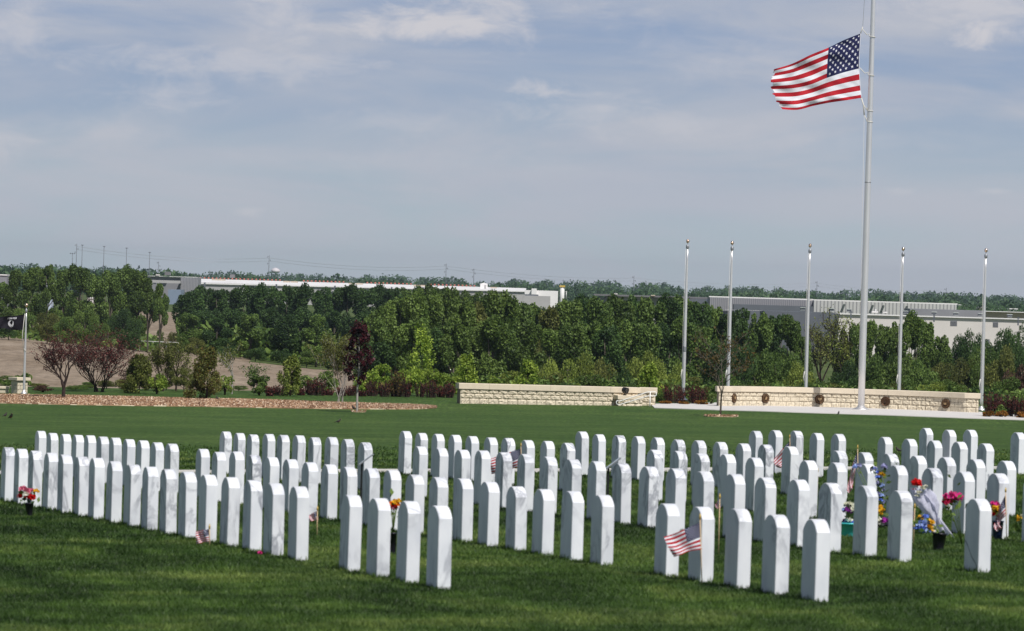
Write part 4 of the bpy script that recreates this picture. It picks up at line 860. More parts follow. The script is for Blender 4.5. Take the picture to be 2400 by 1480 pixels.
# pier at far left
pb=gp(45,213.5); PR=empty('stone_pier',pb,'square limestone pier with grey panel beside the black flag','pier',rz=R(-52)); mb=MB()
for c in range(4):
    z=.17*c
    for sx,sy,lx,ly in ((.25,0,.02,.5),(-.25,0,.02,.5),(0,.25,.5,.02),(0,-.25,.5,.02)):
        pass
pth=make_path([(-.25,-.25),(.25,-.25)]); 
for k in range(4):
    a=k*math.pi/2; q=[(-.25,-.25),(.25,-.25)]; q=[(x*math.cos(a)-y*math.sin(a),x*math.sin(a)+y*math.cos(a)) for x,y in q]
    if k!=3: blockwall(PR,make_path(q),0,3,.17,.26,.2,smooth_ranges=[(0,9)],seed=30+k,name='stone_face')
mb=MB(); mb.box((-.13,0,.25),(.2,.48,.52)); mb.build('core',CAPM,PR)
mb=MB(); mb.box((-.245,0,.26),(.05,.34,.42)); mb.build('grey_panel',mat('grey_panel',(.42,.46,.52),.5,var=.05),PR)
mb=MB(); mb.box((0,0,.60),(.68,.68,.13),bev=.012); mb.build('cap_stone',CAPM,PR)
lw=gp(5,214); LW=empty('low_wall',lw,'low limestone bench wall left of the stone pier','wall'); mb=MB(); mb.box((-.6,0,.06),(1.7,.4,.22)); mb.build('wall_body',LIME,LW); mb=MB(); mb.box((-.6,0,.22),(1.75,.5,.10),bev=.01); mb.build('cap_stone',CAPM,LW)

# ------------------------------------------------------------------ woody plants
def crown_points(kind,rng_,n):
    """points in a box: height 1, radius .5"""
    if kind=='tall':
        nl=rng_.integers(17,24); c=[]
        for i in range(nl):
            z=.16+.76*rng_.random(); rr=.34*math.sqrt(max(.05,1-((z-.5)/.52)**2)); a=rng_.random()*6.283; q=rr*rng_.random()**.5; c.append((q*math.cos(a),q*math.sin(a),z,.085+.09*rng_.random()))
        for i in range(5): a=rng_.random()*6.283; c.append((.16*math.cos(a),.16*math.sin(a),.84+.12*rng_.random(),.05+.03*rng_.random()))
        zs=.75
    elif kind=='high':
        c=[]
        for i in range(17):
            z=.50+.44*rng_.random(); rr=.36*math.sqrt(max(.08,1-((z-.68)/.34)**2)); a=rng_.random()*6.283; q=rr*rng_.random()**.5; c.append((q*math.cos(a),q*math.sin(a),z,.08+.07*rng_.random()))
        zs=.7
    elif kind=='round':
        nl=16; c=[]
        for i in range(nl):
            z=.18+.66*rng_.random(); rr=.36*math.sqrt(max(.1,1-((z-.48)/.5)**2)); a=rng_.random()*6.283; q=rr*rng_.random()**.5; c.append((q*math.cos(a),q*math.sin(a),z,.12+.09*rng_.random()))
        zs=.8
    elif kind=='cone':
        nl=46; c=[]
        for i in range(nl):
            z=.04+.9*(i/nl)**.9; rr=.48*(1-z)**.6+.03; a=rng_.random()*6.283; q=rr*(.4+.6*rng_.random()); c.append((q*math.cos(a),q*math.sin(a),z,.075+.03*rng_.random()))
        zs=1.3
    else:
        nl=10; c=[(0.3*(rng_.random()-.5),.3*(rng_.random()-.5),.3+.5*rng_.random(),.15+.1*rng_.random()) for _ in range(nl)]; zs=.9
    c=np.array(c); wgt=c[:,3]**2; k=rng_.choice(len(c),n,p=wgt/wgt.sum()); a=rng_.normal(size=(n,3)); a/=np.linalg.norm(a,axis=1)[:,None]
    rad=c[k,3]*(.55+.55*rng_.random(n)**.6+.10*np.sin(a[:,0]*9+k)*np.cos(a[:,2]*8+k*2)); pts=c[k,:3]+a*rad[:,None]*np.array([1,1,zs])
    lv=.55*rng_.random(n)+.45*((k*37%11)/11.)
    return pts,lv,c
def tree_meshes(kind,seed,n,leaf,aspect):
    """unit tree, height 1, width = aspect"""
    r=np.random.default_rng(seed); pts,lv,c=crown_points(kind,r,n); pts=pts*np.array([aspect,aspect,1]); c=c*np.array([aspect,aspect,1,1])
    V=leafquads(pts,leaf,r,elong=1.35); me=quads_mesh('crown',V,n,LM['mid'],lv)
    mb=MB(); rt=[ (0,0,-.03),(.008,0,.1),(-.008,.008,.35),(.0,0,.6)]; mb.tube(rt,[.022,.018,.013,.006],7)
    idx=r.choice(len(c),min(9,len(c)),replace=False)
    for i in idx:
        z0=.08+.35*r.random(); z0=min(z0,c[i,2]*.8); e=Vector(c[i,:3]); s=Vector((0,0,z0)); m=s.lerp(e,.5)+Vector((0,0,-.01)); mb.tube([s,m,e],[.010,.007,.003],5)
    me2=bpy.data.meshes.new('trunk'); me2.from_pydata([tuple(v) for v in mb.v],[],mb.f); me2.materials.append(BARK); me2.polygons.foreach_set('use_smooth',[True]*len(mb.f))
    return me,me2
VAR={'tall':[tree_meshes('tall',10+i,11000,.019,.52) for i in range(6)],'round':[tree_meshes('round',30+i,10000,.022,.95) for i in range(4)],'high':[tree_meshes('high',70+i,8000,.019,.55) for i in range(2)],'bush':[tree_meshes('round',50+i,6000,.028,1.2) for i in range(3)]}
TR=random.Random(77)
def place_tree(kind,px,ytop,d,wpx,col,label,group,cat='tree',name='broadleaf_tree',bark=None,v=None,sink=0):
    b=gp(px,d); x=P(px,ytop,d); t=P(px,ytop,d); b=Vector((t.x,d,g(t.x,d)-sink)); H=t.z-b.z; me,mt=VAR[kind][TR.randrange(len(VAR[kind])) if v is None else v]
    asp={'high':.55,'tall':.52,'round':.95,'bush':1.2}[kind]; W=wpx/F*d; sx=W/(asp*.92)
    root=empty(name,b,label,cat,group,rz=TR.uniform(0,6.28)); 
    for nm,m in (('crown',me),('trunk',mt)):
        o=bpy.data.objects.new(nm,m); COL.objects.link(o); o.parent=root; o.scale=(sx,sx,H)
        if nm=='crown': o.material_slots[0].link='OBJECT'; o.material_slots[0].material=LM[col]
        elif bark: o.material_slots[0].link='OBJECT'; o.material_slots[0].material=bark
    return root
def cluster(lst,desc,group,kind,col,name='broadleaf_tree',cat='tree',order='from the left'):
    n=len(lst)
    for i,t in enumerate(lst):
        px,yt,d,w_=t[:4]; c=t[4] if len(t)>4 else col; kd=t[5] if len(t)>5 else kind
        pos='leftmost' if i==0 else ('rightmost' if i==n-1 else ordn(i+1)+' from the left')
        cn={'dark':'dark green','mid':'mid green','bright':'bright green','yellow':'yellow green','lime':'lime green','olive':'olive green','brown':'brown leaved','rust':'rust tinged','far':'hazy green','barberry':'dark red','orange':'orange'}[c]
        place_tree(kd,px,yt,d,w_,c,f'{cn} {desc}, {pos}',group,cat,name)
J=lambda a:a+TR.uniform(-4,4)
cluster([(8,662,640,62),(38,633,620,66),(80,625,640,70),(112,622,610,64),(150,632,640,66),(184,626,615,70),(222,642,640,62),(256,634,620,70),(294,629,640,72),(326,633,610,70),(350,655,600,62,'mid','high'),(378,668,595,46,'mid','high')],'tree in the left grove above the tan field','trees of the left grove','tall','mid')
cluster([(22,745,585,60,'dark'),(60,722,590,60),(112,728,585,62,'olive'),(150,742,582,52),(200,712,585,66,'bright'),(232,752,580,56),(282,722,585,60,'dark'),(316,742,580,46,'dark')],'low tree at the foot of the left grove','low trees under the left grove','round','mid')
D=[]  # cloud shadow on this wood is coloured in through the dark leaves
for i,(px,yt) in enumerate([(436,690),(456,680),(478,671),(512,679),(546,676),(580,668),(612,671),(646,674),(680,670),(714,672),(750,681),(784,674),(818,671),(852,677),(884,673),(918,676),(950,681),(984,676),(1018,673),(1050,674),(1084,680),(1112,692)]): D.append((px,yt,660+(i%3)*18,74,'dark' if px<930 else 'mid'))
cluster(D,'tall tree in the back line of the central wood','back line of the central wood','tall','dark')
D=[]  # front edge takes the same shadow-darkened leaf colour
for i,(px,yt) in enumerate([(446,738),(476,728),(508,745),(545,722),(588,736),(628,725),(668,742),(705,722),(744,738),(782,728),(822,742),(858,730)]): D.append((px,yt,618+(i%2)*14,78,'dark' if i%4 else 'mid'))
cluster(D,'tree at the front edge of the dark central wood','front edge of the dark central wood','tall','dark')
cluster([(440,796,606,44,'mid'),(462,790,604,50,'olive'),(530,800,604,50,'dark'),(600,806,606,60,'dark'),(665,812,606,60,'dark'),(720,818,606,56,'mid'),(770,822,606,56,'dark')],'bush at the foot of the dark central wood','bushes under the dark central wood','bush','dark',name='bush',cat='bush')
cluster([(376,770,640,20,'mid'),(404,778,640,22,'olive'),(352,798,612,40,'dark'),(398,803,612,40,'mid')],'small tree in the gap between the two groves','small trees in the grove gap','round','mid')
C=[]
for i,(px,yt) in enumerate([(876,742),(905,716),(940,700),(974,692),(1010,688),(1046,686),(1082,698),(1116,720),(1150,692),(1182,683),(1214,706),(1250,712),(1288,720),(1328,704),(1368,699),(1408,706),(1448,700),(1488,694),(1526,700),(1566,698),(1606,702),(1642,708)]): C.append((px,yt,430+(i%3)*22,96,'bright' if 880<px<1090 or px in(1182,1328) else (['mid','mid','olive','mid','dark'][i%5] if px<1480 else ('dark' if i%2 else 'mid'))))
cluster(C,'large tree in the middle wood behind the walls','large trees of the middle wood','tall','mid')
C=[]
for i,(px,yt) in enumerate([(885,800),(930,770),(975,755),(1020,770),(1065,752),(1110,765),(1155,748),(1200,762),(1245,752),(1290,772),(1335,758),(1380,752),(1425,765),(1470,748),(1515,760),(1560,770),(1605,752),(1650,764)]): C.append((px,yt,392+(i%2)*14,104,'bright' if i in(1,2,5,6,9) else ('mid' if i%3 else 'dark')))
cluster(C,'tree in the second line of the middle wood','second line of the middle wood','tall','mid')
cluster([(1672,716,440,78,'mid'),(1706,735,430,80,'dark'),(1742,722,440,86,'dark'),(1782,732,430,84,'mid'),(1824,738,436,80,'dark'),(1856,748,430,80,'mid'),(1884,788,424,56,'mid')],'dense tree left of the tall flagpole','dense trees left of the tall flagpole','tall','dark')
cluster([(1690,800,392,88,'dark'),(1735,790,388,92,'dark'),(1785,800,390,96,'mid'),(1835,812,388,92,'mid'),(1875,830,384,80,'yellow')],'lower tree left of the tall flagpole','lower trees left of the tall flagpole','round','dark')
cluster([(1985,772,470,60,'olive'),(2012,760,462,50,'mid'),(2042,752,440,72,'mid'),(2076,764,436,76,'mid'),(2110,758,432,80,'mid'),(2142,738,436,76,'bright'),(2172,752,440,76,'mid'),(2204,786,430,70,'mid')],'full tree right of the tall flagpole','full trees right of the tall flagpole','tall','mid')
cluster([(2238,782,450,70,'dark'),(2270,770,450,70,'dark'),(2306,762,455,76,'dark'),(2346,770,450,70,'dark'),(2376,768,455,60,'dark'),(2398,760,460,60,'dark')],'dark tree against the long white building','dark trees against the white building','round','dark')
cluster([(1980,842,380,80,'dark'),(2040,826,385,96,'mid'),(2100,812,388,104,'mid'),(2160,826,385,100,'mid'),(2212,838,388,90,'olive'),(2262,826,392,90,'olive'),(2305,812,392,84,'mid'),(2348,806,388,84,'olive'),(2386,836,350,90,'brown')],'low rounded tree behind the wall right end','rounded low trees at the right','round','mid')
cluster([(1272,834,330,86,'yellow'),(1318,826,322,90,'yellow'),(1362,822,326,92,'yellow'),(1412,818,328,92,'olive'),(1462,842,318,80,'dark'),(1508,802,345,96,'yellow'),(1556,838,330,90,'yellow'),(1598,850,325,80,'yellow')],'soft rounded tree beyond the long wall','soft rounded trees beyond the left wall','round','yellow')
U=[]
for i,px in enumerate(range(1075,2400,46)):
    cyc=['mid','olive','mid','yellow','mid','olive','dark']; yt=876+(px-1075)*.012+TR.uniform(-14,8)
    U.append((px,yt,236+(i%3)*5,84,cyc[i%7]))
cluster(U,'bush in the scrub line below the crest','scrub bushes below the crest','bush','mid',name='bush',cat='bush')
U=[]
for i,px in enumerate([-6,22,84,178,205,250,296,340,392,432,462,560]): U.append((px,[888,880,896,902,896,892,878,868,862,858,870,905][i]-2,221+(i%3)*2,[66,60,60,60,60,64,64,60,60,56,50,46][i],['mid','mid','olive','mid','mid','olive','olive','olive','olive','olive','olive','mid'][i]))
cluster(U,'bush beyond the mulch bed','bushes beyond the mulch bed','bush','mid',name='bush',cat='bush')

# near plants: real branching
def grow(mb,p,dirn,length,rad,depth,r,tips,spread=.5,up=.15,nseg=3,minr=.004,twigs=3,shrink=.72):
    pts=[p];rads=[rad];d=Vector(dirn).normalized()
    for i in range(nseg):
        d=(d+Vector((r.gauss(0,.12),r.gauss(0,.12),r.gauss(0,.06)+up*.12))).normalized(); pts.append(pts[-1]+d*length/nseg); rads.append(rad+(max(rad*.6,minr)-rad)*(i+1)/nseg)
    mb.tube(pts,rads,5 if rad<.03 else 8,cap=False)
    tips.append((pts[-1],depth,d)); 
    if depth<=0: 
        tips.append((pts[1],0,d)); return
    for k in range(twigs):
        q=pts[-1] if k==0 else pts[r.randrange(1,len(pts))]
        a=r.uniform(0,6.283); side=Vector((math.cos(a),math.sin(a),0)); nd=(d+side*spread*r.uniform(.6,1.3)+Vector((0,0,up))).normalized()
        grow(mb,q,nd,length*shrink*r.uniform(.75,1.15),max(rad*.62,minr),depth-1,r,tips,spread,up,nseg,minr,twigs,shrink)
class Rec:
    def __init__(s): s.t=[]
    def tube(s,path,rad,n=8,m=0,cap=True): s.t.append(([Vector(q) for q in path],rad,n,cap))
def branchy(px,pyb,d,ytop,wpx,label,col,bark,seed,name='young_tree',cat='tree',trunkfrac=.3,stems=1,depth=4,spread=.55,up=.2,leafn=8,leaf=.06,lsp=.06,twigs=3,trad=.05,minr=.004,splay=.25,group=None,base=None,shrink=.72):
    b=gp(px,d) if base is None else base
    b=Vector((P(px,pyb,b.y).x,b.y,g(P(px,pyb,b.y).x,b.y))); H=P(px,ytop,b.y).z-b.z; W=wpx/F*b.y
    root=empty(name,b,label,cat,group); r=random.Random(seed); mb=Rec(); tips=[]
    for s in range(stems):
        a=r.uniform(0,6.28); lean=Vector((math.cos(a)*splay,math.sin(a)*splay,1)) if stems>1 else Vector((.02,0,1))
        q=Vector((r.uniform(-.06,.06),r.uniform(-.06,.06),0)) if stems>1 else Vector((0,0,0))
        base_l=trunkfrac
        pts=[q+Vector((0,0,-.08))/1,q+lean.normalized()*base_l*.5,q+lean.normalized()*base_l]
        mb.tube(pts,[trad*1.15/ (1 if stems==1 else 1.5),trad/(1 if stems==1 else 1.5),trad*.85/(1 if stems==1 else 1.5)],8,cap=False)
        for k in range(twigs+1):
            a=6.283*k/(twigs+1)+r.uniform(-.4,.4); nd=(lean.normalized()+Vector((math.cos(a),math.sin(a),0))*spread*(0 if k==0 else 1)+Vector((0,0,up))).normalized()
            grow(mb,pts[-1] if k%2==0 else pts[-1].lerp(pts[-2],.4),nd,.30*(1.15 if k==0 else r.uniform(.8,1.1)),trad*.55/(1 if stems==1 else 1.3),depth-1,r,tips,spread,up,3,minr,twigs,shrink)
    V=np.array([tuple(v) for q in mb.t for v in q[0]]); zmax=V[:,2].max(); wx=np.percentile(np.abs(V[:,0]),97)*2; kz=H/zmax; kx=W/wx
    sc=np.array([kx,kx,kz]); m2=MB()
    for path,rad,n_,cap in mb.t: m2.tube([Vector((v.x*kx,v.y*kx,v.z*kz)) for v in path],rad,n_,0,cap)
    m2.build('trunk',bark,root)
    T=np.array([tuple(t[0]) for t in tips if t[1]<=1])*sc; rg=np.random.default_rng(seed)
    n=len(T)*leafn; c=np.repeat(T,leafn,0)+rg.normal(size=(n,3))*lsp; c[:,2]=np.maximum(c[:,2],.05); VV=leafquads(c,leaf,rg,elong=1.5)
    if n:
        me=quads_mesh('crown',VV,n,LM[col],rg.random(n)); o=bpy.data.objects.new('crown',me); COL.objects.link(o); o.parent=root
    return root
branchy(148,935,d:=hit(148,935,150).y,757,168,'bare reddish plum tree with short dark trunk standing on the mulch bed','plum',BARKD,11,trunkfrac=.15,depth=5,spread=.40,up=.22,leafn=3,leaf=.036,lsp=.05,twigs=3,trad=.075,minr=.006,name='plum_tree')
branchy(226,927,218.5,760,172,'purplish many-stemmed plum tree right of the bare reddish one','plum',BARKD,12,trunkfrac=.10,stems=5,depth=4,spread=.40,up=.22,leafn=4,leaf=.04,lsp=.07,twigs=3,trad=.05,minr=.006,splay=.35,name='plum_tree')
branchy(1688,975,RINGA.y,770,130,'thin young tree with bare twigs and few olive leaves in a ring of mulch','rust',BARK,25,trunkfrac=.30,depth=4,spread=.60,up=.10,leafn=3,leaf=.055,lsp=.06,twigs=3,trad=.035,minr=.006)
branchy(543,930,219,806,66,'slender pale trunked sapling right of the rusty cypress','olive',BARKP,16,trunkfrac=.45,depth=3,spread=.5,up=.2,leafn=7,leaf=.05,lsp=.07,twigs=3,trad=.03,minr=.006)
branchy(380,925,222,790,62,'forked thin tree with sparse olive leaves left of the rusty cypress','olive',BARKD,17,trunkfrac=.22,stems=2,depth=4,spread=.45,up=.2,leafn=7,leaf=.04,lsp=.08,twigs=3,trad=.04,minr=.006,splay=.35)
branchy(412,925,223,792,58,'leaning thin tree with sparse olive leaves beside the rusty cypress','olive',BARKD,18,trunkfrac=.30,stems=1,depth=4,spread=.5,up=.2,leafn=7,leaf=.04,lsp=.08,twigs=3,trad=.04,minr=.006)
branchy(592,930,221,852,52,'wispy half leafed sapling left of the round dark bush','mid',BARKP,19,trunkfrac=.2,stems=3,depth=3,spread=.5,up=.2,leafn=6,leaf=.05,lsp=.07,twigs=2,trad=.02,minr=.005)
branchy(794,947,hit(794,947,150).y,778,84,'tall brownish shrub with several pale stems rising from the mulch','olive',BARKP,20,name='tall_shrub',cat='shrub',trunkfrac=.26,stems=6,depth=4,spread=.38,up=.3,leafn=13,leaf=.042,lsp=.09,twigs=2,trad=.022,minr=.004,splay=.28)
branchy(1925,860,470,724,70,'sparse grey green tree with visible limbs before the shaded building corner','olive',BARKD,22,trunkfrac=.3,depth=4,spread=.6,up=.2,leafn=14,leaf=.10,lsp=.22,twigs=3,trad=.14,minr=.03)
branchy(1975,860,470,748,70,'sparse yellowish tree in front of the white building corner','yellow',BARK,23,trunkfrac=.25,depth=4,spread=.6,up=.2,leafn=10,leaf=.10,lsp=.22,twigs=3,trad=.12,minr=.03)
# maroon maple: leaf clumps on short limbs
b=hit(836,966.5,100); b=Vector((P(836,966,b.y).x,b.y,g(P(836,966,b.y).x,b.y))); MT=empty('maple_tree',b,'young maroon maple with straight pale trunk on the lawn','tree'); H=P(841,758,b.y).z-b.z
r=random.Random(4); mb=MB(); mb.tube([(0,0,-.05),(.01,0,.06),(.0,0,H*.25),(.03,0,H*.5),(.02,0,H*.75),(.05,0,H*.97)],[.065,.045,.038,.03,.018,.006],9)
cl=[]
for i in range(92):
    t=r.random()**.8; z=H*(.34+.64*t); rr=(.86*math.sin(min(1,(t+.16)/.62)*math.pi/2)*(1-t**2.6*.70))*.70; a=r.uniform(0,6.283); q=rr*(.35+.65*r.random()**.5); e=Vector((.02+q*math.cos(a)-.05*(1-t),q*math.sin(a),z)); cl.append(e)
    if i%2==0: s=Vector((.02,0,max(H*.33,z-q*1.0))); mb.tube([s,s.lerp(e,.5)+Vector((0,0,-.03)),e],[.012,.008,.004],4,cap=False)
mb.build('trunk',BARKP,MT); C=np.array([tuple(c) for c in cl]); rg=np.random.default_rng(9); n=len(C)*20; c=np.repeat(C,20,0)+rg.normal(size=(n,3))*.062
me=quads_mesh('crown',leafquads(c,.085,rg,elong=1.2),n,LM['maroon'],rg.random(n)); o=bpy.data.objects.new('crown',me); COL.objects.link(o); o.parent=MT
# leafy shrubs near the crest
def shrub(px,pyb,d,ytop,wpx,kind,col,label,seed,n=2600,leaf=.06,name='shrub',cat='shrub',group=None,trunk=True,col2=None):
    x=P(px,pyb,d).x; b=Vector((x,d,g(x,d))); H=P(px,ytop,d).z-b.z; W=wpx/F*d*1.2; root=empty(name,b,label,cat,group); rg=np.random.default_rng(seed)
    if kind=='spiky':
        ns=int(26+W*30); mb=MB(); pts=[]
        for i in range(ns):
            a=rg.random()*6.283; q=.28*W*rg.random()**.5; l=H*(.6+.4*rg.random()); ex=(.22*W)*rg.random(); s=Vector((q*math.cos(a),q*math.sin(a)*.8,0)); e=s+Vector((ex*math.cos(a),ex*math.sin(a),l)); mb.tube([s,s.lerp(e,.5)+Vector((rg.normal()*.015,0,0)),e],[.010,.008,.004],4,cap=False)
            k=max(8,n//ns); t=.15+.85*rg.random(k); P0=np.array(s)*(1-t)[:,None]+np.array(e)*t[:,None]; pts.append(P0+rg.normal(size=(k,3))*np.array([.025,.025,.03]))
        mb.build('stems',BARKD,root); c=np.concatenate(pts); lv=rg.random(len(c))
    else:
        c,lv,_=crown_points(kind,rg,n); c=c*np.array([W,W,H])*np.array([1.05,1.05,1])
        if kind=='cone':
            c=c+rg.normal(size=c.shape)*.02
        mb=MB(); 
        for i in range(1 if kind=='cone' else 5):
            a=rg.random()*6.283; mb.tube([(0,0,-.05),(.05*math.cos(a),.05*math.sin(a),H*.3),((.2*W*math.cos(a) if kind!='cone' else 0),(.2*W*math.sin(a) if kind!='cone' else 0),H*.75)],[.035,.025,.008],6)
        if kind=='cone': c[:,2]=c[:,2]*.95+.05*H
        mb.build('trunk',BARKD,root)
    me=quads_mesh('foliage',leafquads(c,leaf,rg,elong=2.0 if kind in('cone','spiky') else 1.4),len(c),LM[col],lv); o=bpy.data.objects.new('foliage',me); COL.objects.link(o); o.parent=root
    if col2:
        k=len(c)//4; o2=bpy.data.objects.new('new_growth',quads_mesh('new_growth',leafquads(c[::4]+rg.normal(size=c[::4].shape)*.02,leaf,rg,elong=2),len(c[::4]),LM[col2],rg.random(len(c[::4])))); COL.objects.link(o2); o2.parent=root
    return root
shrub(325,926,217,834,74,'cone','olive','green conical evergreen left of the rusty cypress',61,6500,.045,'evergreen_tree','tree',col2='yellow')
shrub(484,938,hit(484,938,150).y,814,78,'cone','olive','rust tinged conical cypress standing on the mulch bed',62,8000,.045,'evergreen_tree','tree',col2='rust')
shrub(367,926,216,870,44,'round','lime','bright lime shrub between the conical evergreen and the forked trees',63,900,.055)
shrub(527,928,217,876,36,'round','lime','lime shrub tucked right of the rusty cypress',64,700,.055)
shrub(607,932,217,876,46,'round','mid','round dark green bush with maroon twigs left of the upright shrub',65,2200,.055)
shrub(632,934,216,905,26,'spiky','barberry','small sparse maroon shrub right of the round dark bush',66,500,.04)
shrub(680,934,216.5,836,58,'cone','yellow','upright olive shrub with spiky top left of the barberries',67,4200,.045,col2='olive')
shrub(718,932,222,878,54,'round','bright','pale green bush behind the leftmost barberries',68,2200,.05)
shrub(768,932,222,868,54,'round','bright','green bush left of the tall brownish shrub',69,2400,.055)
shrub(100,926,216,900,46,'round','brown','reddish brown twiggy bush left of the bare plum tree',70,1600,.04)
shrub(297,926,221,866,44,'round','brown','thin brown leaved bush left of the conical evergreen',71,1200,.045)
shrub(52,924,222,872,36,'round','bright','green bush with upright shoots behind the small flagpole',72,1400,.055)
lim=[(862,936,221,862,60,'left of the twiggy brown shrub','round'),(888,936,223,850,56,'just right of the maroon maple','round'),(985,938,222,768,70,'tall, narrow topped, left of the wall','cone'),(960,938,221,858,60,'at the left foot of the tall lime tree','round'),(1015,938,221,862,70,'at the right foot of the tall lime tree','round'),(1060,938,224,880,50,'touching the left end of the wall','round'),(1092,940,226,832,52,'pointed, above the left end of the wall','cone'),(1160,940,228,868,52,'low above the wall between two pointed ones','round'),(1236,940,228,844,60,'pointed, above the wall middle','cone'),(1382,944,228,868,52,'dark centred one above the wall','round'),(1520,948,228,852,56,'rightmost, above the handrail end of the wall','cone')]
for i,(px,pyb,d,yt,wp,ds,kd) in enumerate(lim): shrub(px,pyb,d,yt,wp,kd,'mid' if px==1382 else 'lime','young lime leaved tree '+ds,80+i,2300 if kd=='round' else 1900,.06,'young_tree','tree','young lime leaved trees on the crest')
shrub(930,936,219,866,44,'spiky','rust','twiggy brown shrub between lime leaved trees',95,900,.045)
bx=[(652,903),(678,898),(704,904),(728,896),(747,892),(768,908),(800,906),(822,900),(846,908),(872,890),(900,896),(928,900),(952,894),(984,896),(1010,892),(1034,898),(1054,890)]
for i,(px,yt) in enumerate(bx):
    pos='leftmost' if i==0 else ('last before the wall' if i==len(bx)-1 else ordn(i+1)+' from the left')
    shrub(px,935,218.5+(i%2)*.8,yt+TR.uniform(-8,6),24+TR.uniform(0,12),'spiky','barberry','dark red barberry bush in the row left of the wall, '+pos,100+i,480,.034,'barberry_bush','shrub','dark red barberries left of the wall')
for i,(px,d,yt,wp) in enumerate([(1580,214.5,900,62),(1634,214.5,904,50),(2325,206.5,920,44),(2362,207,926,40),(2392,206.5,930,40)]):
    shrub(px,950,d,yt,wp,'spiky','barberry','dark red barberry bush '+['left of the leftmost slim flagpole','right of the leftmost slim flagpole','next to the right end of the curved wall','between two others at right','at the right edge'][i],130+i,1100,.038,'barberry_bush','shrub','barberries beside the plaza')
for i,(px,d,yt,wp) in enumerate([(1560,213.4,940,28),(1604,213.4,941,30),(1644,213.4,938,30),(2318,205.4,962,26),(2348,205.6,962,26),(2392,205.4,964,26)]):
    shrub(px,952,d,yt,wp,'round','orange','low orange shrub '+['at the plaza edge near the handrail','at the foot of the leftmost slim flagpole','below the barberry left of the curved wall','at the right end of the curved wall','second right of the curved wall','at the right edge of the photo'][i],140+i,900,.04,'orange_shrub','shrub','low orange shrubs')
for i,(px,d,yt,wp) in enumerate([(1548,214.6,922,30),(1666,214.6,918,34),(2344,206.4,946,26)]):
    shrub(px,952,d,yt,wp,'round','bright','small yellow green shrub '+['touching the right end of the long wall','touching the left end of the curved wall','among the orange shrubs at right'][i],150+i,900,.045,'green_shrub','shrub')
# ------------------------------------------------------------------ distant buildings
def bm(c,**k): return mat('wall_%d_%d_%d'%tuple(int(x*100) for x in c),c,.8,**k)
def seg(mb,a,b,z0,z1,th,m=0):     # vertical slab from a to b (x,y), thickness behind
    a=Vector((a[0],a[1],0));b=Vector((b[0],b[1],0)); t=(b-a).normalized(); n=Vector((-t.y,t.x,0))*th
    q=[a,b,b+n,a+n]; mb.add([(p.x,p.y,z0) for p in q]+[(p.x,p.y,z1) for p in q],[(0,1,5,4),(1,2,6,5),(2,3,7,6),(3,0,4,7),(4,5,6,7),(3,2,1,0)],m)
def bpt(px,py,d): p=P(px,py,d); return (p.x,p.y),p.z
def slab(root,name,px0,px1,yt0,yt1,d0,d1,th,m,zb=-8+CZ-4,z0=None):
    d1=d0; th=min(th,14)
    (a),za=bpt(px0,yt0,d0); (b),zb_=bpt(px1,yt1,d1); z1=(za+zb_)/2; mb=MB(); o=Vector(root.location); seg(mb,(a[0]-o.x,a[1]-o.y),(b[0]-o.x,b[1]-o.y),(zb if z0 is None else z0)-o.z,z1-o.z,th,0); return mb.build(name,m,root),z1
def ribmat(name,c1,c2,scale,rough=.6):
    m,t,o=newmat(name); p=NN(t,'ShaderNodeBsdfPrincipled'); p.inputs['Roughness'].default_value=rough; t.links.new(p.outputs[0],o.inputs[0]); ge=NN(t,'ShaderNodeNewGeometry'); wv_=NN(t,'ShaderNodeTexWave'); wv_.inputs['Scale'].default_value=scale; wv_.bands_direction='X'; wv_.inputs['Distortion'].default_value=.15; t.links.new(ge.outputs['Position'],wv_.inputs['Vector'])
    rp=NN(t,'ShaderNodeValToRGB'); e=rp.color_ramp.elements; e[0].color=(*c1,1); e[1].color=(*c2,1); e[0].position=.1; e[1].position=.35; t.links.new(wv_.outputs[0],rp.inputs[0]); t.links.new(rp.outputs[0],p.inputs['Base Color']); return m
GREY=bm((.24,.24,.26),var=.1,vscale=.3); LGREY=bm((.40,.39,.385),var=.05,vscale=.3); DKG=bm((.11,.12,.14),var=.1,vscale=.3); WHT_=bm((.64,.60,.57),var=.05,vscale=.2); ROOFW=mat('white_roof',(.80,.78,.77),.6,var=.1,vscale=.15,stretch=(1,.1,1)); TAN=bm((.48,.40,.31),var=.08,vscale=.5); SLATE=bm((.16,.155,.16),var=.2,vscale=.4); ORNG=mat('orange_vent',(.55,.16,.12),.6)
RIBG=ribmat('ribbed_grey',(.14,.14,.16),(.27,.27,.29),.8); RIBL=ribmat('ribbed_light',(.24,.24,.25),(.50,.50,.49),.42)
def unit(root,px,py,d,wp,hp,m,name='rooftop_unit',dep=3.0,hood=False):
    (c),z=bpt(px,py,d); o=Vector(root.location); w_=wp/F*d; h=hp/F*d; mb=MB(); mb.box((c[0]-o.x,c[1]-o.y,z-o.z+h/2),(w_,dep,h),0,0,.03*w_)
    if hood: mb.box((c[0]-o.x,c[1]-o.y,z-o.z+h*1.12),(w_*1.25,dep*1.2,h*.3),1,0,.02*w_); mb.box((c[0]-o.x,c[1]-o.y,z-o.z-h*.05),(w_*1.15,dep*1.1,h*.12),1)
    else: mb.box((c[0]-o.x,c[1]-o.y,z-o.z+h*1.04),(w_*.7,dep*.7,h*.14),1)
    return mb.build(name,[m,DKG] if not hood else [DKG,bm((.42,.46,.44),var=.05)],root)
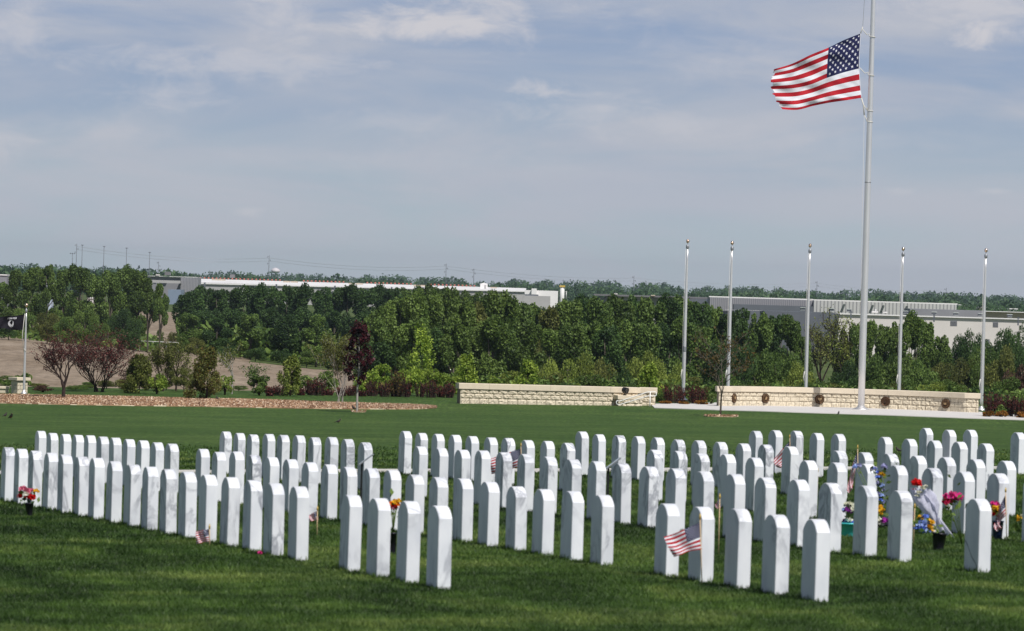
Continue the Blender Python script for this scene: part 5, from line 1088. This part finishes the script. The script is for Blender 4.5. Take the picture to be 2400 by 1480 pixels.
# grey hall at left
B1=empty('grey_warehouse',gp(400,1350),'low grey metal warehouse between the left grove and the long white roof','building')
slab(B1,'front_wall',345,424,649,650.5,1352,1350,60,GREY); slab(B1,'ribbed_wall',424,464,650.5,652.5,1349,1346,60,RIBG)
o,z=slab(B1,'roof_edge',343,464,646.8,650,1351,1345,61,ROOFW,z0=P(400,649.2,1350).z)
slab(B1,'canopy',352,422,656,659,1343,1341,6,LGREY,z0=P(390,664,1342).z); slab(B1,'lower_annex',394,424,679,680,1320,1320,20,bm((.20,.25,.33),var=.05))
unit(B1,393,646,1352,12,8,SLATE,dep=4); unit(B1,370,646.5,1352,8,3,WHT_,dep=3)
# long white roofed warehouse
B2=empty('long_warehouse',gp(850,1500),'very long low grey warehouse with bright white roof and tan rooftop units','building')
slab(B2,'front_wall',465,1232,664,683,1500,1500,1,LGREY)
def roofquad(root,name,pts,m,th=.3):
    o=Vector(root.location); q=[P(*p)-o for p in pts]; mb=MB(); mb.add(q+[v-Vector((0,0,th)) for v in q],[(0,1,2,3),(7,6,5,4),(0,4,5,1),(1,5,6,2),(2,6,7,3),(3,7,4,0)]); return mb.build(name,m,root)
roofquad(B2,'roof',[(463,663.5,1499.5),(1233,682.5,1499.5),(1233,676,1640),(463,653.5,1640)],ROOFW)
slab(B2,'eave_line',463,1233,663,682,1499,1499,.5,bm((.30,.15,.13),var=.05),z0=None) if False else None
for px in (480,648,785,918,1066,1180):
    (c),z=bpt(px,663+(px-465)*.0248+1,1499); o=Vector(B2.location); mb=MB(); mb.box((c[0]-o.x,c[1]-o.y-.3,z-o.z-3.5),(.5,.4,7.5)); mb.build('downpipe',DKG,B2)
for i in range(70):
    px=470+i*9.3
    if any(abs(px-u)<14 for u in (672,690,825,843,977,993,1157)): continue
    (c),z=bpt(px,654.4+(px-465)*.0290,1635); o=Vector(B2.location); mb=MB(); s=.32; mb.lathe((c[0]-o.x,c[1]-o.y,z-o.z),[(s*.5,-.2),(s*.5,.25),(s,.3),(s*.8,.55),(.05,.6)],6); mb.build('roof_vent',ORNG,B2)
for px in (672,690,825,843,977,993,1157,505,520): unit(B2,px,654.5+(px-465)*.0292+3.2,1600,15,4.6,TAN,dep=5)
unit(B2,545,652,1640,11,8,SLATE,dep=4)
# white shed and end buildings
B3=empty('white_roof_shed',gp(1134,1500),'small white gabled shed standing on the long white roof','shed'); 
(c),z=bpt(1134,677.5,1560); o=Vector(B3.location); w_=17/F*1560; h=12/F*1560; mb=MB(); mb.add([(c[0]-o.x+a*w_/2,c[1]-o.y+b_*1.5,z-o.z+k) for b_ in(-1,1) for a,k in ((-1,0),(1,0),(1,h),(0,h*1.2),(-1,h))],[(0,1,2,3,4),(9,8,7,6,5),(0,5,6,1),(1,6,7,2),(2,7,8,3),(3,8,9,4),(4,9,5,0)]); mb.build('walls',ROOFW,B3); mb=MB(); mb.box((c[0]-o.x+w_*.2,c[1]-o.y-1.55,z-o.z+h*.4),(w_*.25,.1,h*.75)); mb.build('door',LGREY,B3)
B4=empty('white_factory_end',gp(1275,1450),'white stepped factory end right of the long white roof','building')
slab(B4,'upper_wall',1230,1308,680.5,682.5,1450,1450,30,ROOFW); slab(B4,'parapet',1246,1258,676.5,677,1448,1448,6,ROOFW); slab(B4,'lower_wall',1226,1290,692,696,1400,1398,20,LGREY); slab(B4,'dark_bay',1230,1262,690,691,1405,1404,4,DKG)
sb=gp(1316,1440); SI=empty('silo',sb,'white silo with yellow top at the right end of the white factory','silo'); zt=P(1316,676,1440).z-sb.z; mb=MB(); mb.lathe((0,0,0),[(.65,0),(.65,zt),(.2,zt+.4)],12); mb.build('tank',ROOFW,SI); mb=MB(); mb.box((0,0,zt+.55),(1.6,1.4,.5)); mb.build('yellow_platform',mat('yellow_paint',(.6,.42,.08),.6),SI); mb=MB(); mb.tube([(.8,0,zt-.9),(1.2,0,zt-.8),(1.2,0,zt-3)],.12,6); mb.build('pipe',ROOFW,SI)
# right group
B5=empty('dark_roofed_plant',gp(1500,1150),'long low plant with dark roof band right of the factory end','building')
slab(B5,'wall',1420,1664,694,701.5,1150,1148,40,LGREY); slab(B5,'dark_roof_band',1392,1662,689.5,697.5,1147,1146,45,SLATE,z0=P(1520,697,1147).z); slab(B5,'shaded_end',1392,1421,697,698,1148.5,1148.5,30,GREY)  # shade on the left end is put into its darker grey
slab(B5,'slate_front',1600,1662,700,702,1140,1140,20,DKG); unit(B5,1443,691,1147,8,3,WHT_,dep=2); unit(B5,1530,694.5,1147,10,2.5,TAN,dep=3)
B6=empty('tan_office',gp(1690,1080),'small tan flat roofed office with blue roof edge','building'); slab(B6,'wall',1668,1719,707,708.5,1080,1080,15,TAN); slab(B6,'blue_roof_edge',1662,1720,703,704.5,1079,1079,17,bm((.30,.42,.62),var=.05),z0=P(1690,708.2,1079).z)
B7=empty('ribbed_hall',gp(1950,1050),'large hall of ribbed grey cladding with pale roof edge behind the flagpoles','building')
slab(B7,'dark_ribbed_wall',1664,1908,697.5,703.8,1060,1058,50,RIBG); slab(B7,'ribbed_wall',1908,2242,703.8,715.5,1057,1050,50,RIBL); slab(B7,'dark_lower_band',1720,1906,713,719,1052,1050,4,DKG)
for a in ((1662,1908,694.6,701.2,1056),(1908,2244,701.2,712.8,1053)): slab(B7,'roof_edge',a[0],a[1],a[2],a[3],a[4],a[4]-2,2,ROOFW,z0=P((a[0]+a[1])/2,(a[2]+a[3])/2+2.6,a[4]).z)
for px in (1900,1983,2075,2050,2130): unit(B7,px,697+(px-1664)*.031+1,1056,5,3,WHT_,'roof_vent',dep=1)
B8=empty('white_factory',gp(2200,900),'long off white factory with mushroom roof vents at the right','building')
slab(B8,'shaded_wall',1790,1966,728,735,925,902,50,DKG); slab(B8,'front_wall',1966,2460,735,751.5,900,896,50,WHT_)  # shade on the left side wall is put into its dark grey
slab(B8,'parapet_line',1966,2462,733.6,750.2,899.6,895.6,1,ROOFW,z0=P(2210,744.4,899).z); slab(B8,'parapet_line',1700,1966,726.5,733.6,930,901.6,1,ROOFW,z0=P(1880,732.6,915).z)
for px in (1881,1949,1990,2122,2141,2189,2240,2297,2366): unit(B8,px,731+(px-1966)*.0335-1,903,10,5,DKG,'mushroom_vent',dep=1.2,hood=True)
unit(B8,2050,733.2,903,14,3,ROOFW,dep=1.5); unit(B8,2074,733.5,903,10,2,ROOFW,dep=1.5); unit(B8,2052,730,903,3,5,ROOFW,dep=.5)
for px,py in ((2235,759),(2333,762),(2134,753)):
    (c),z=bpt(px,py,898); o=Vector(B8.location); mb=MB(); 
    for i in range(9): mb.box((c[0]-o.x,c[1]-o.y-.15,z-o.z+(i-4)*.1),((1.15 if px==2235 else .9),.1,.05))
    mb.box((c[0]-o.x,c[1]-o.y-.06,z-o.z),(1.2 if px==2235 else .95,.05,.95)); mb.build('louvre',GREY,B8)
for px,py in ((1994,742),(2189,748),(2386,756)):
    (c),z=bpt(px,py,898); o=Vector(B8.location); mb=MB(); mb.box((c[0]-o.x,c[1]-o.y-.15,z-o.z),(.25,.2,1.1)); mb.box((c[0]-o.x,c[1]-o.y-.15,z-o.z+.75),(.4,.25,.3)); mb.build('downspout',DKG,B8)
B9=empty('grey_annex',gp(2200,960),'grey flat annex rising behind the parapet of the white factory','building'); slab(B9,'grey_wall',2133,2312,722,731,960,957,25,GREY); slab(B9,'tan_wall',2312,2462,731,735,956,954,25,TAN); slab(B9,'roof_edge',2310,2462,729.4,733.6,955,953,2,ROOFW,z0=P(2380,732.8,954).z)
# far sheds at right
for i,(px,py,wp,hp) in enumerate([(2252,722,14,6),(2300,727,20,5),(2336,729,16,5),(2372,730,22,5)]):
    b=gp(px,1500); r_=empty('distant_shed',b,['hazy shed roof beyond the ribbed hall','hazy flat roofs beyond the grey annex','pale shed beyond the white factory','rightmost hazy shed beyond the white factory'][i],'building','distant sheds at right'); p=P(px,py-hp,1500); mb=MB(); W_=wp/F*1500; mb.box((p.x-b.x,0,(p.z-b.z)/2),(W_,6,p.z-b.z)); mb.build('walls',[GREY,TAN,WHT_,LGREY][i],r_); mb=MB(); mb.box((p.x-b.x,0,p.z-b.z+.1),(W_*1.06,6.4,.25)); mb.build('roof',ROOFW,r_)
# blue roof glimpsed through the left grove, bits of buildings behind it
for i,(px,py,wp,hp,m,lb) in enumerate([(118,666,12,10,bm((.45,.52,.62),var=.05),'pale blue building glimpsed through the left grove'),(6,646,26,30,GREY,'grey building at the left edge behind the grove'),(214,700,14,12,WHT_,'white shed glimpsed low through the left grove')]):
    b=gp(px,1000); r_=empty('small_building',b,lb,'building'); p=P(px,py,1000); mb=MB(); W_=wp/F*1000; mb.box((p.x-b.x,0,(p.z-b.z)/2),(W_,5,p.z-b.z)); mb.build('walls',m,r_); mb=MB(); mb.box((p.x-b.x,0,p.z-b.z+.1),(W_*1.06,5.4,.2)); mb.build('roof',ROOFW,r_)
# pale pipe rail in the gap
a=P(326,799.5,606);b_=P(420,803.5,606); WR=empty('white_rail',a,'thin white rail crossing the gap between the groves','rail'); mb=MB(); mb.tube([(0,0,0),(b_-a)*.5,b_-a],.03,6); mb.build('rail',WHITEP,WR)
mb=MB()
for t in (0.02,.35,.68,.98): q=(b_-a)*t; mb.tube([q,(q.x,q.y,q.z-2.2)],.015,5)
mb.build('posts',WHITEP,WR)
# water tower
b=P(645,660,5000); b.z=-8+CZ; WT=empty('water_tower',b,'small pale water tower on the horizon above the long white roof','water tower'); zt=P(645,636,5000).z-b.z; s=5000/F
mb=MB(); mb.lathe((0,0,zt),[(6*s/1.2,-5*s),(10.5*s,-1.5*s),(11*s,0),(10.5*s,2*s),(8*s,5.2*s),(4*s,7.2*s),(.3,8*s)],20); mb.build('tank',mat('tower_paint',(.62,.58,.60),.6,var=.05),WT)
for k in range(7):
    a=k/7*6.283; mb=MB(); mb.tube([(8*s*math.cos(a),8*s*math.sin(a),0),(8*s*math.cos(a),8*s*math.sin(a),zt-1.5*s)],.28*s,5); mb.build('leg',GREY,WT)
# masts and poles
POLEM=mat('weathered_pole',(.13,.14,.16),.8)
def mast(px,yt,d,label,kind,group):
    b=gp(px,d); x=P(px,yt,d).x; b=Vector((x,d,g(x,d))); H=P(px,yt,d).z-b.z; s=d/F; root=empty('utility_pole' if kind!='lamp' and kind!='triple' else 'floodlight_mast',b,label,'utility pole' if kind not in('lamp','triple') else 'light mast',group); mb=MB(); mb.tube([(0,0,0),(0,0,H)],[1.0*s,.62*s],7); mb.build('shaft',POLEM,root)
    if kind=='power':
        for k,(dz,sd_) in enumerate(((-4,-1),(-12,1),(-20,-1))): m=MB(); m.tube([(0,0,H+dz*s),(sd_*3.5*s,0,H+(dz+2)*s)],.4*s,5); m.tube([(sd_*3.5*s,0,H+(dz+2)*s),(sd_*3.5*s,0,H+(dz-1.5)*s)],.5*s,5); m.build('arm',POLEM,root)
    elif kind=='lamp':
        m=MB(); m.box((0,0,H),(5.5*s,3*s,1.6*s)); m.build('lamp_head',POLEM,root)
    elif kind=='triple':
        m=MB(); m.tube([(-6*s,0,H),(6*s,0,H)],.3*s,5); m.build('crossbar',POLEM,root)
        for q in(-5,0,5): m=MB(); m.box((q*s,0,H+.5*s),(2.6*s,2*s,2*s)); m.build('lamp_head',POLEM,root)
    elif kind=='lattice':
        m=MB()
        for q in(-1,1): m.tube([(q*3*s,0,0),(q*.5*s,0,H)],.3*s,4)
        for k in range(3): m.tube([(-4*s,0,H-(3+k*4)*s),(4*s,0,H-(3+k*4)*s)],.3*s,4)
        m.build('lattice',POLEM,root)
for px,yt,d,k in ((180,572,1500,'first'),(631,599,1700,'second'),(1046,618,1950,'third'),(1111,630,2100,'fourth'),(1486,647,2300,'fifth'),(1915,659,2500,'sixth'),(2218,675,2700,'seventh'),(372,613,1900,None)):
    mast(px,yt,d,(f'tall grey power pole on the skyline, {k} from the left' if k else 'short grey pole on the skyline above the grey warehouse'),'power','power poles along the skyline')
for px,yt,k in ((193,575,'first'),(244,578,'second'),(297,582,'third'),(351,592,'fourth')): mast(px,yt,1200,f'thin single lamp mast over the left grove, {k} from the left','lamp','single lamp masts')
mast(170,595,1250,'mast with three floodlights in a row over the left grove','triple',None)
for px,yt,k in ((1321,656,'left'),(1404,661,'second'),(1512,662,'third'),(1552,667,'fourth'),(930,650,'leftmost')): mast(px,yt,5200,f'faint lattice pylon far on the horizon, {k} of them','lattice','faint far pylons')
# power lines
wl=[(180,578,1500),(631,605,1700),(1046,624,1950),(1486,652,2300),(1915,664,2500),(2218,680,2700)]
wm=MB(); o=P(*wl[0]); WRM=mat('wire',(.45,.47,.5),.5)
for off in (0,7):
    for a,b in zip(wl,wl[1:]):
        A_=P(a[0],a[1]+off,a[2]);B_=P(b[0],b[1]+off,b[2]); wm.tube([A_.lerp(B_,t)-Vector((0,0,4*1.6*t*(1-t)))-o for t in np.linspace(0,1,14)],.05,3,cap=False)
wo=wm.build('power_line',WRM); wo.location=o; tag(wo,'thin sagging wires strung between the skyline power poles','power line')
# far woodland
rg=np.random.default_rng(12); Vs=[];LVs=[]
def far_clumps(n,d0,d1,hmin,hmax,pxr=(-150,2550),q=150,leafs=1.0):
    for i in range(n):
        d=d0+(d1-d0)*rg.random(); px=pxr[0]+(pxr[1]-pxr[0])*rg.random(); x=(px-1200)/F*d; z=g(x,d); h=hmin+(hmax-hmin)*rg.random()**1.8; w_=h*(.5+.5*rg.random()); k=q
        a=rg.normal(size=(k,3)); a/=np.linalg.norm(a,axis=1)[:,None]; c=np.array([x,d,z+h*.5])+a*np.array([w_*.7,w_*.7,h*.5])*(.5+.5*rg.random(k))[:,None]; c[:,0]+=rg.normal(size=k)*w_*.12
        Vs.append(leafquads(c,h*.10,rg)); LVs.append(np.clip(.5*rg.random(k)+.5*rg.random(),0,1))
far_clumps(420,3600,4600,8,13); far_clumps(260,2300,3400,7,11); far_clumps(210,1650,2200,6,8.5); far_clumps(60,1700,1800,7,9.5,(0,420)); far_clumps(34,1750,1900,6.8,8.2,(840,930)); far_clumps(26,1250,1400,5,7,(2240,2450))
V=np.concatenate(Vs);LV=np.concatenate(LVs); me=quads_mesh('far_woodland',V,len(LV),LM['far'],LV); o=bpy.data.objects.new('far_woodland',me); COL.objects.link(o); tag(o,'hazy green woodland stretching along the flat horizon','woodland',kind='stuff')
# undergrowth that closes the wood floor
rg=np.random.default_rng(14); Vs=[];LVs=[]
def undergrowth(n,px0,px1,d0,d1,h):
    d=d0+(d1-d0)*rg.random(n); px=px0+(px1-px0)*rg.random(n); x=(px-1200)/F*d; z=G(x,d)+h*rg.random(n)**1.4; Vs.append(leafquads(np.stack([x,d,z],1),.26*(d0/400)**1.6,rg)); LVs.append(rg.random(n))
undergrowth(14000,860,2480,300,420,1.7); undergrowth(9000,860,2480,420,560,2.2); undergrowth(12000,418,930,625,700,4.0); undergrowth(2600,-80,372,600,680,1.0); undergrowth(26000,960,2480,228,300,.9)
V=np.concatenate(Vs);LV=np.concatenate(LVs); me=quads_mesh('undergrowth',V,len(LV),LM['mid'],LV); o=bpy.data.objects.new('undergrowth',me); COL.objects.link(o); tag(o,'tangled green undergrowth between the trunks below the hill','undergrowth',kind='stuff')

# ------------------------------------------------------------------ haze
mb=MB(); mb.box((0,3150,14.5),(3200,6500,37)); hm,t,oo=newmat('haze_air'); pv=NN(t,'ShaderNodeVolumePrincipled'); pv.inputs['Density'].default_value=.000065; pv.inputs['Color'].default_value=(.72,.86,1,1); pv.inputs['Anisotropy'].default_value=.3; t.links.new(pv.outputs[0],oo.inputs['Volume'])
ho=mb.build('haze',hm); tag(ho,'pale blue haze hanging over the whole landscape','haze',kind='stuff')
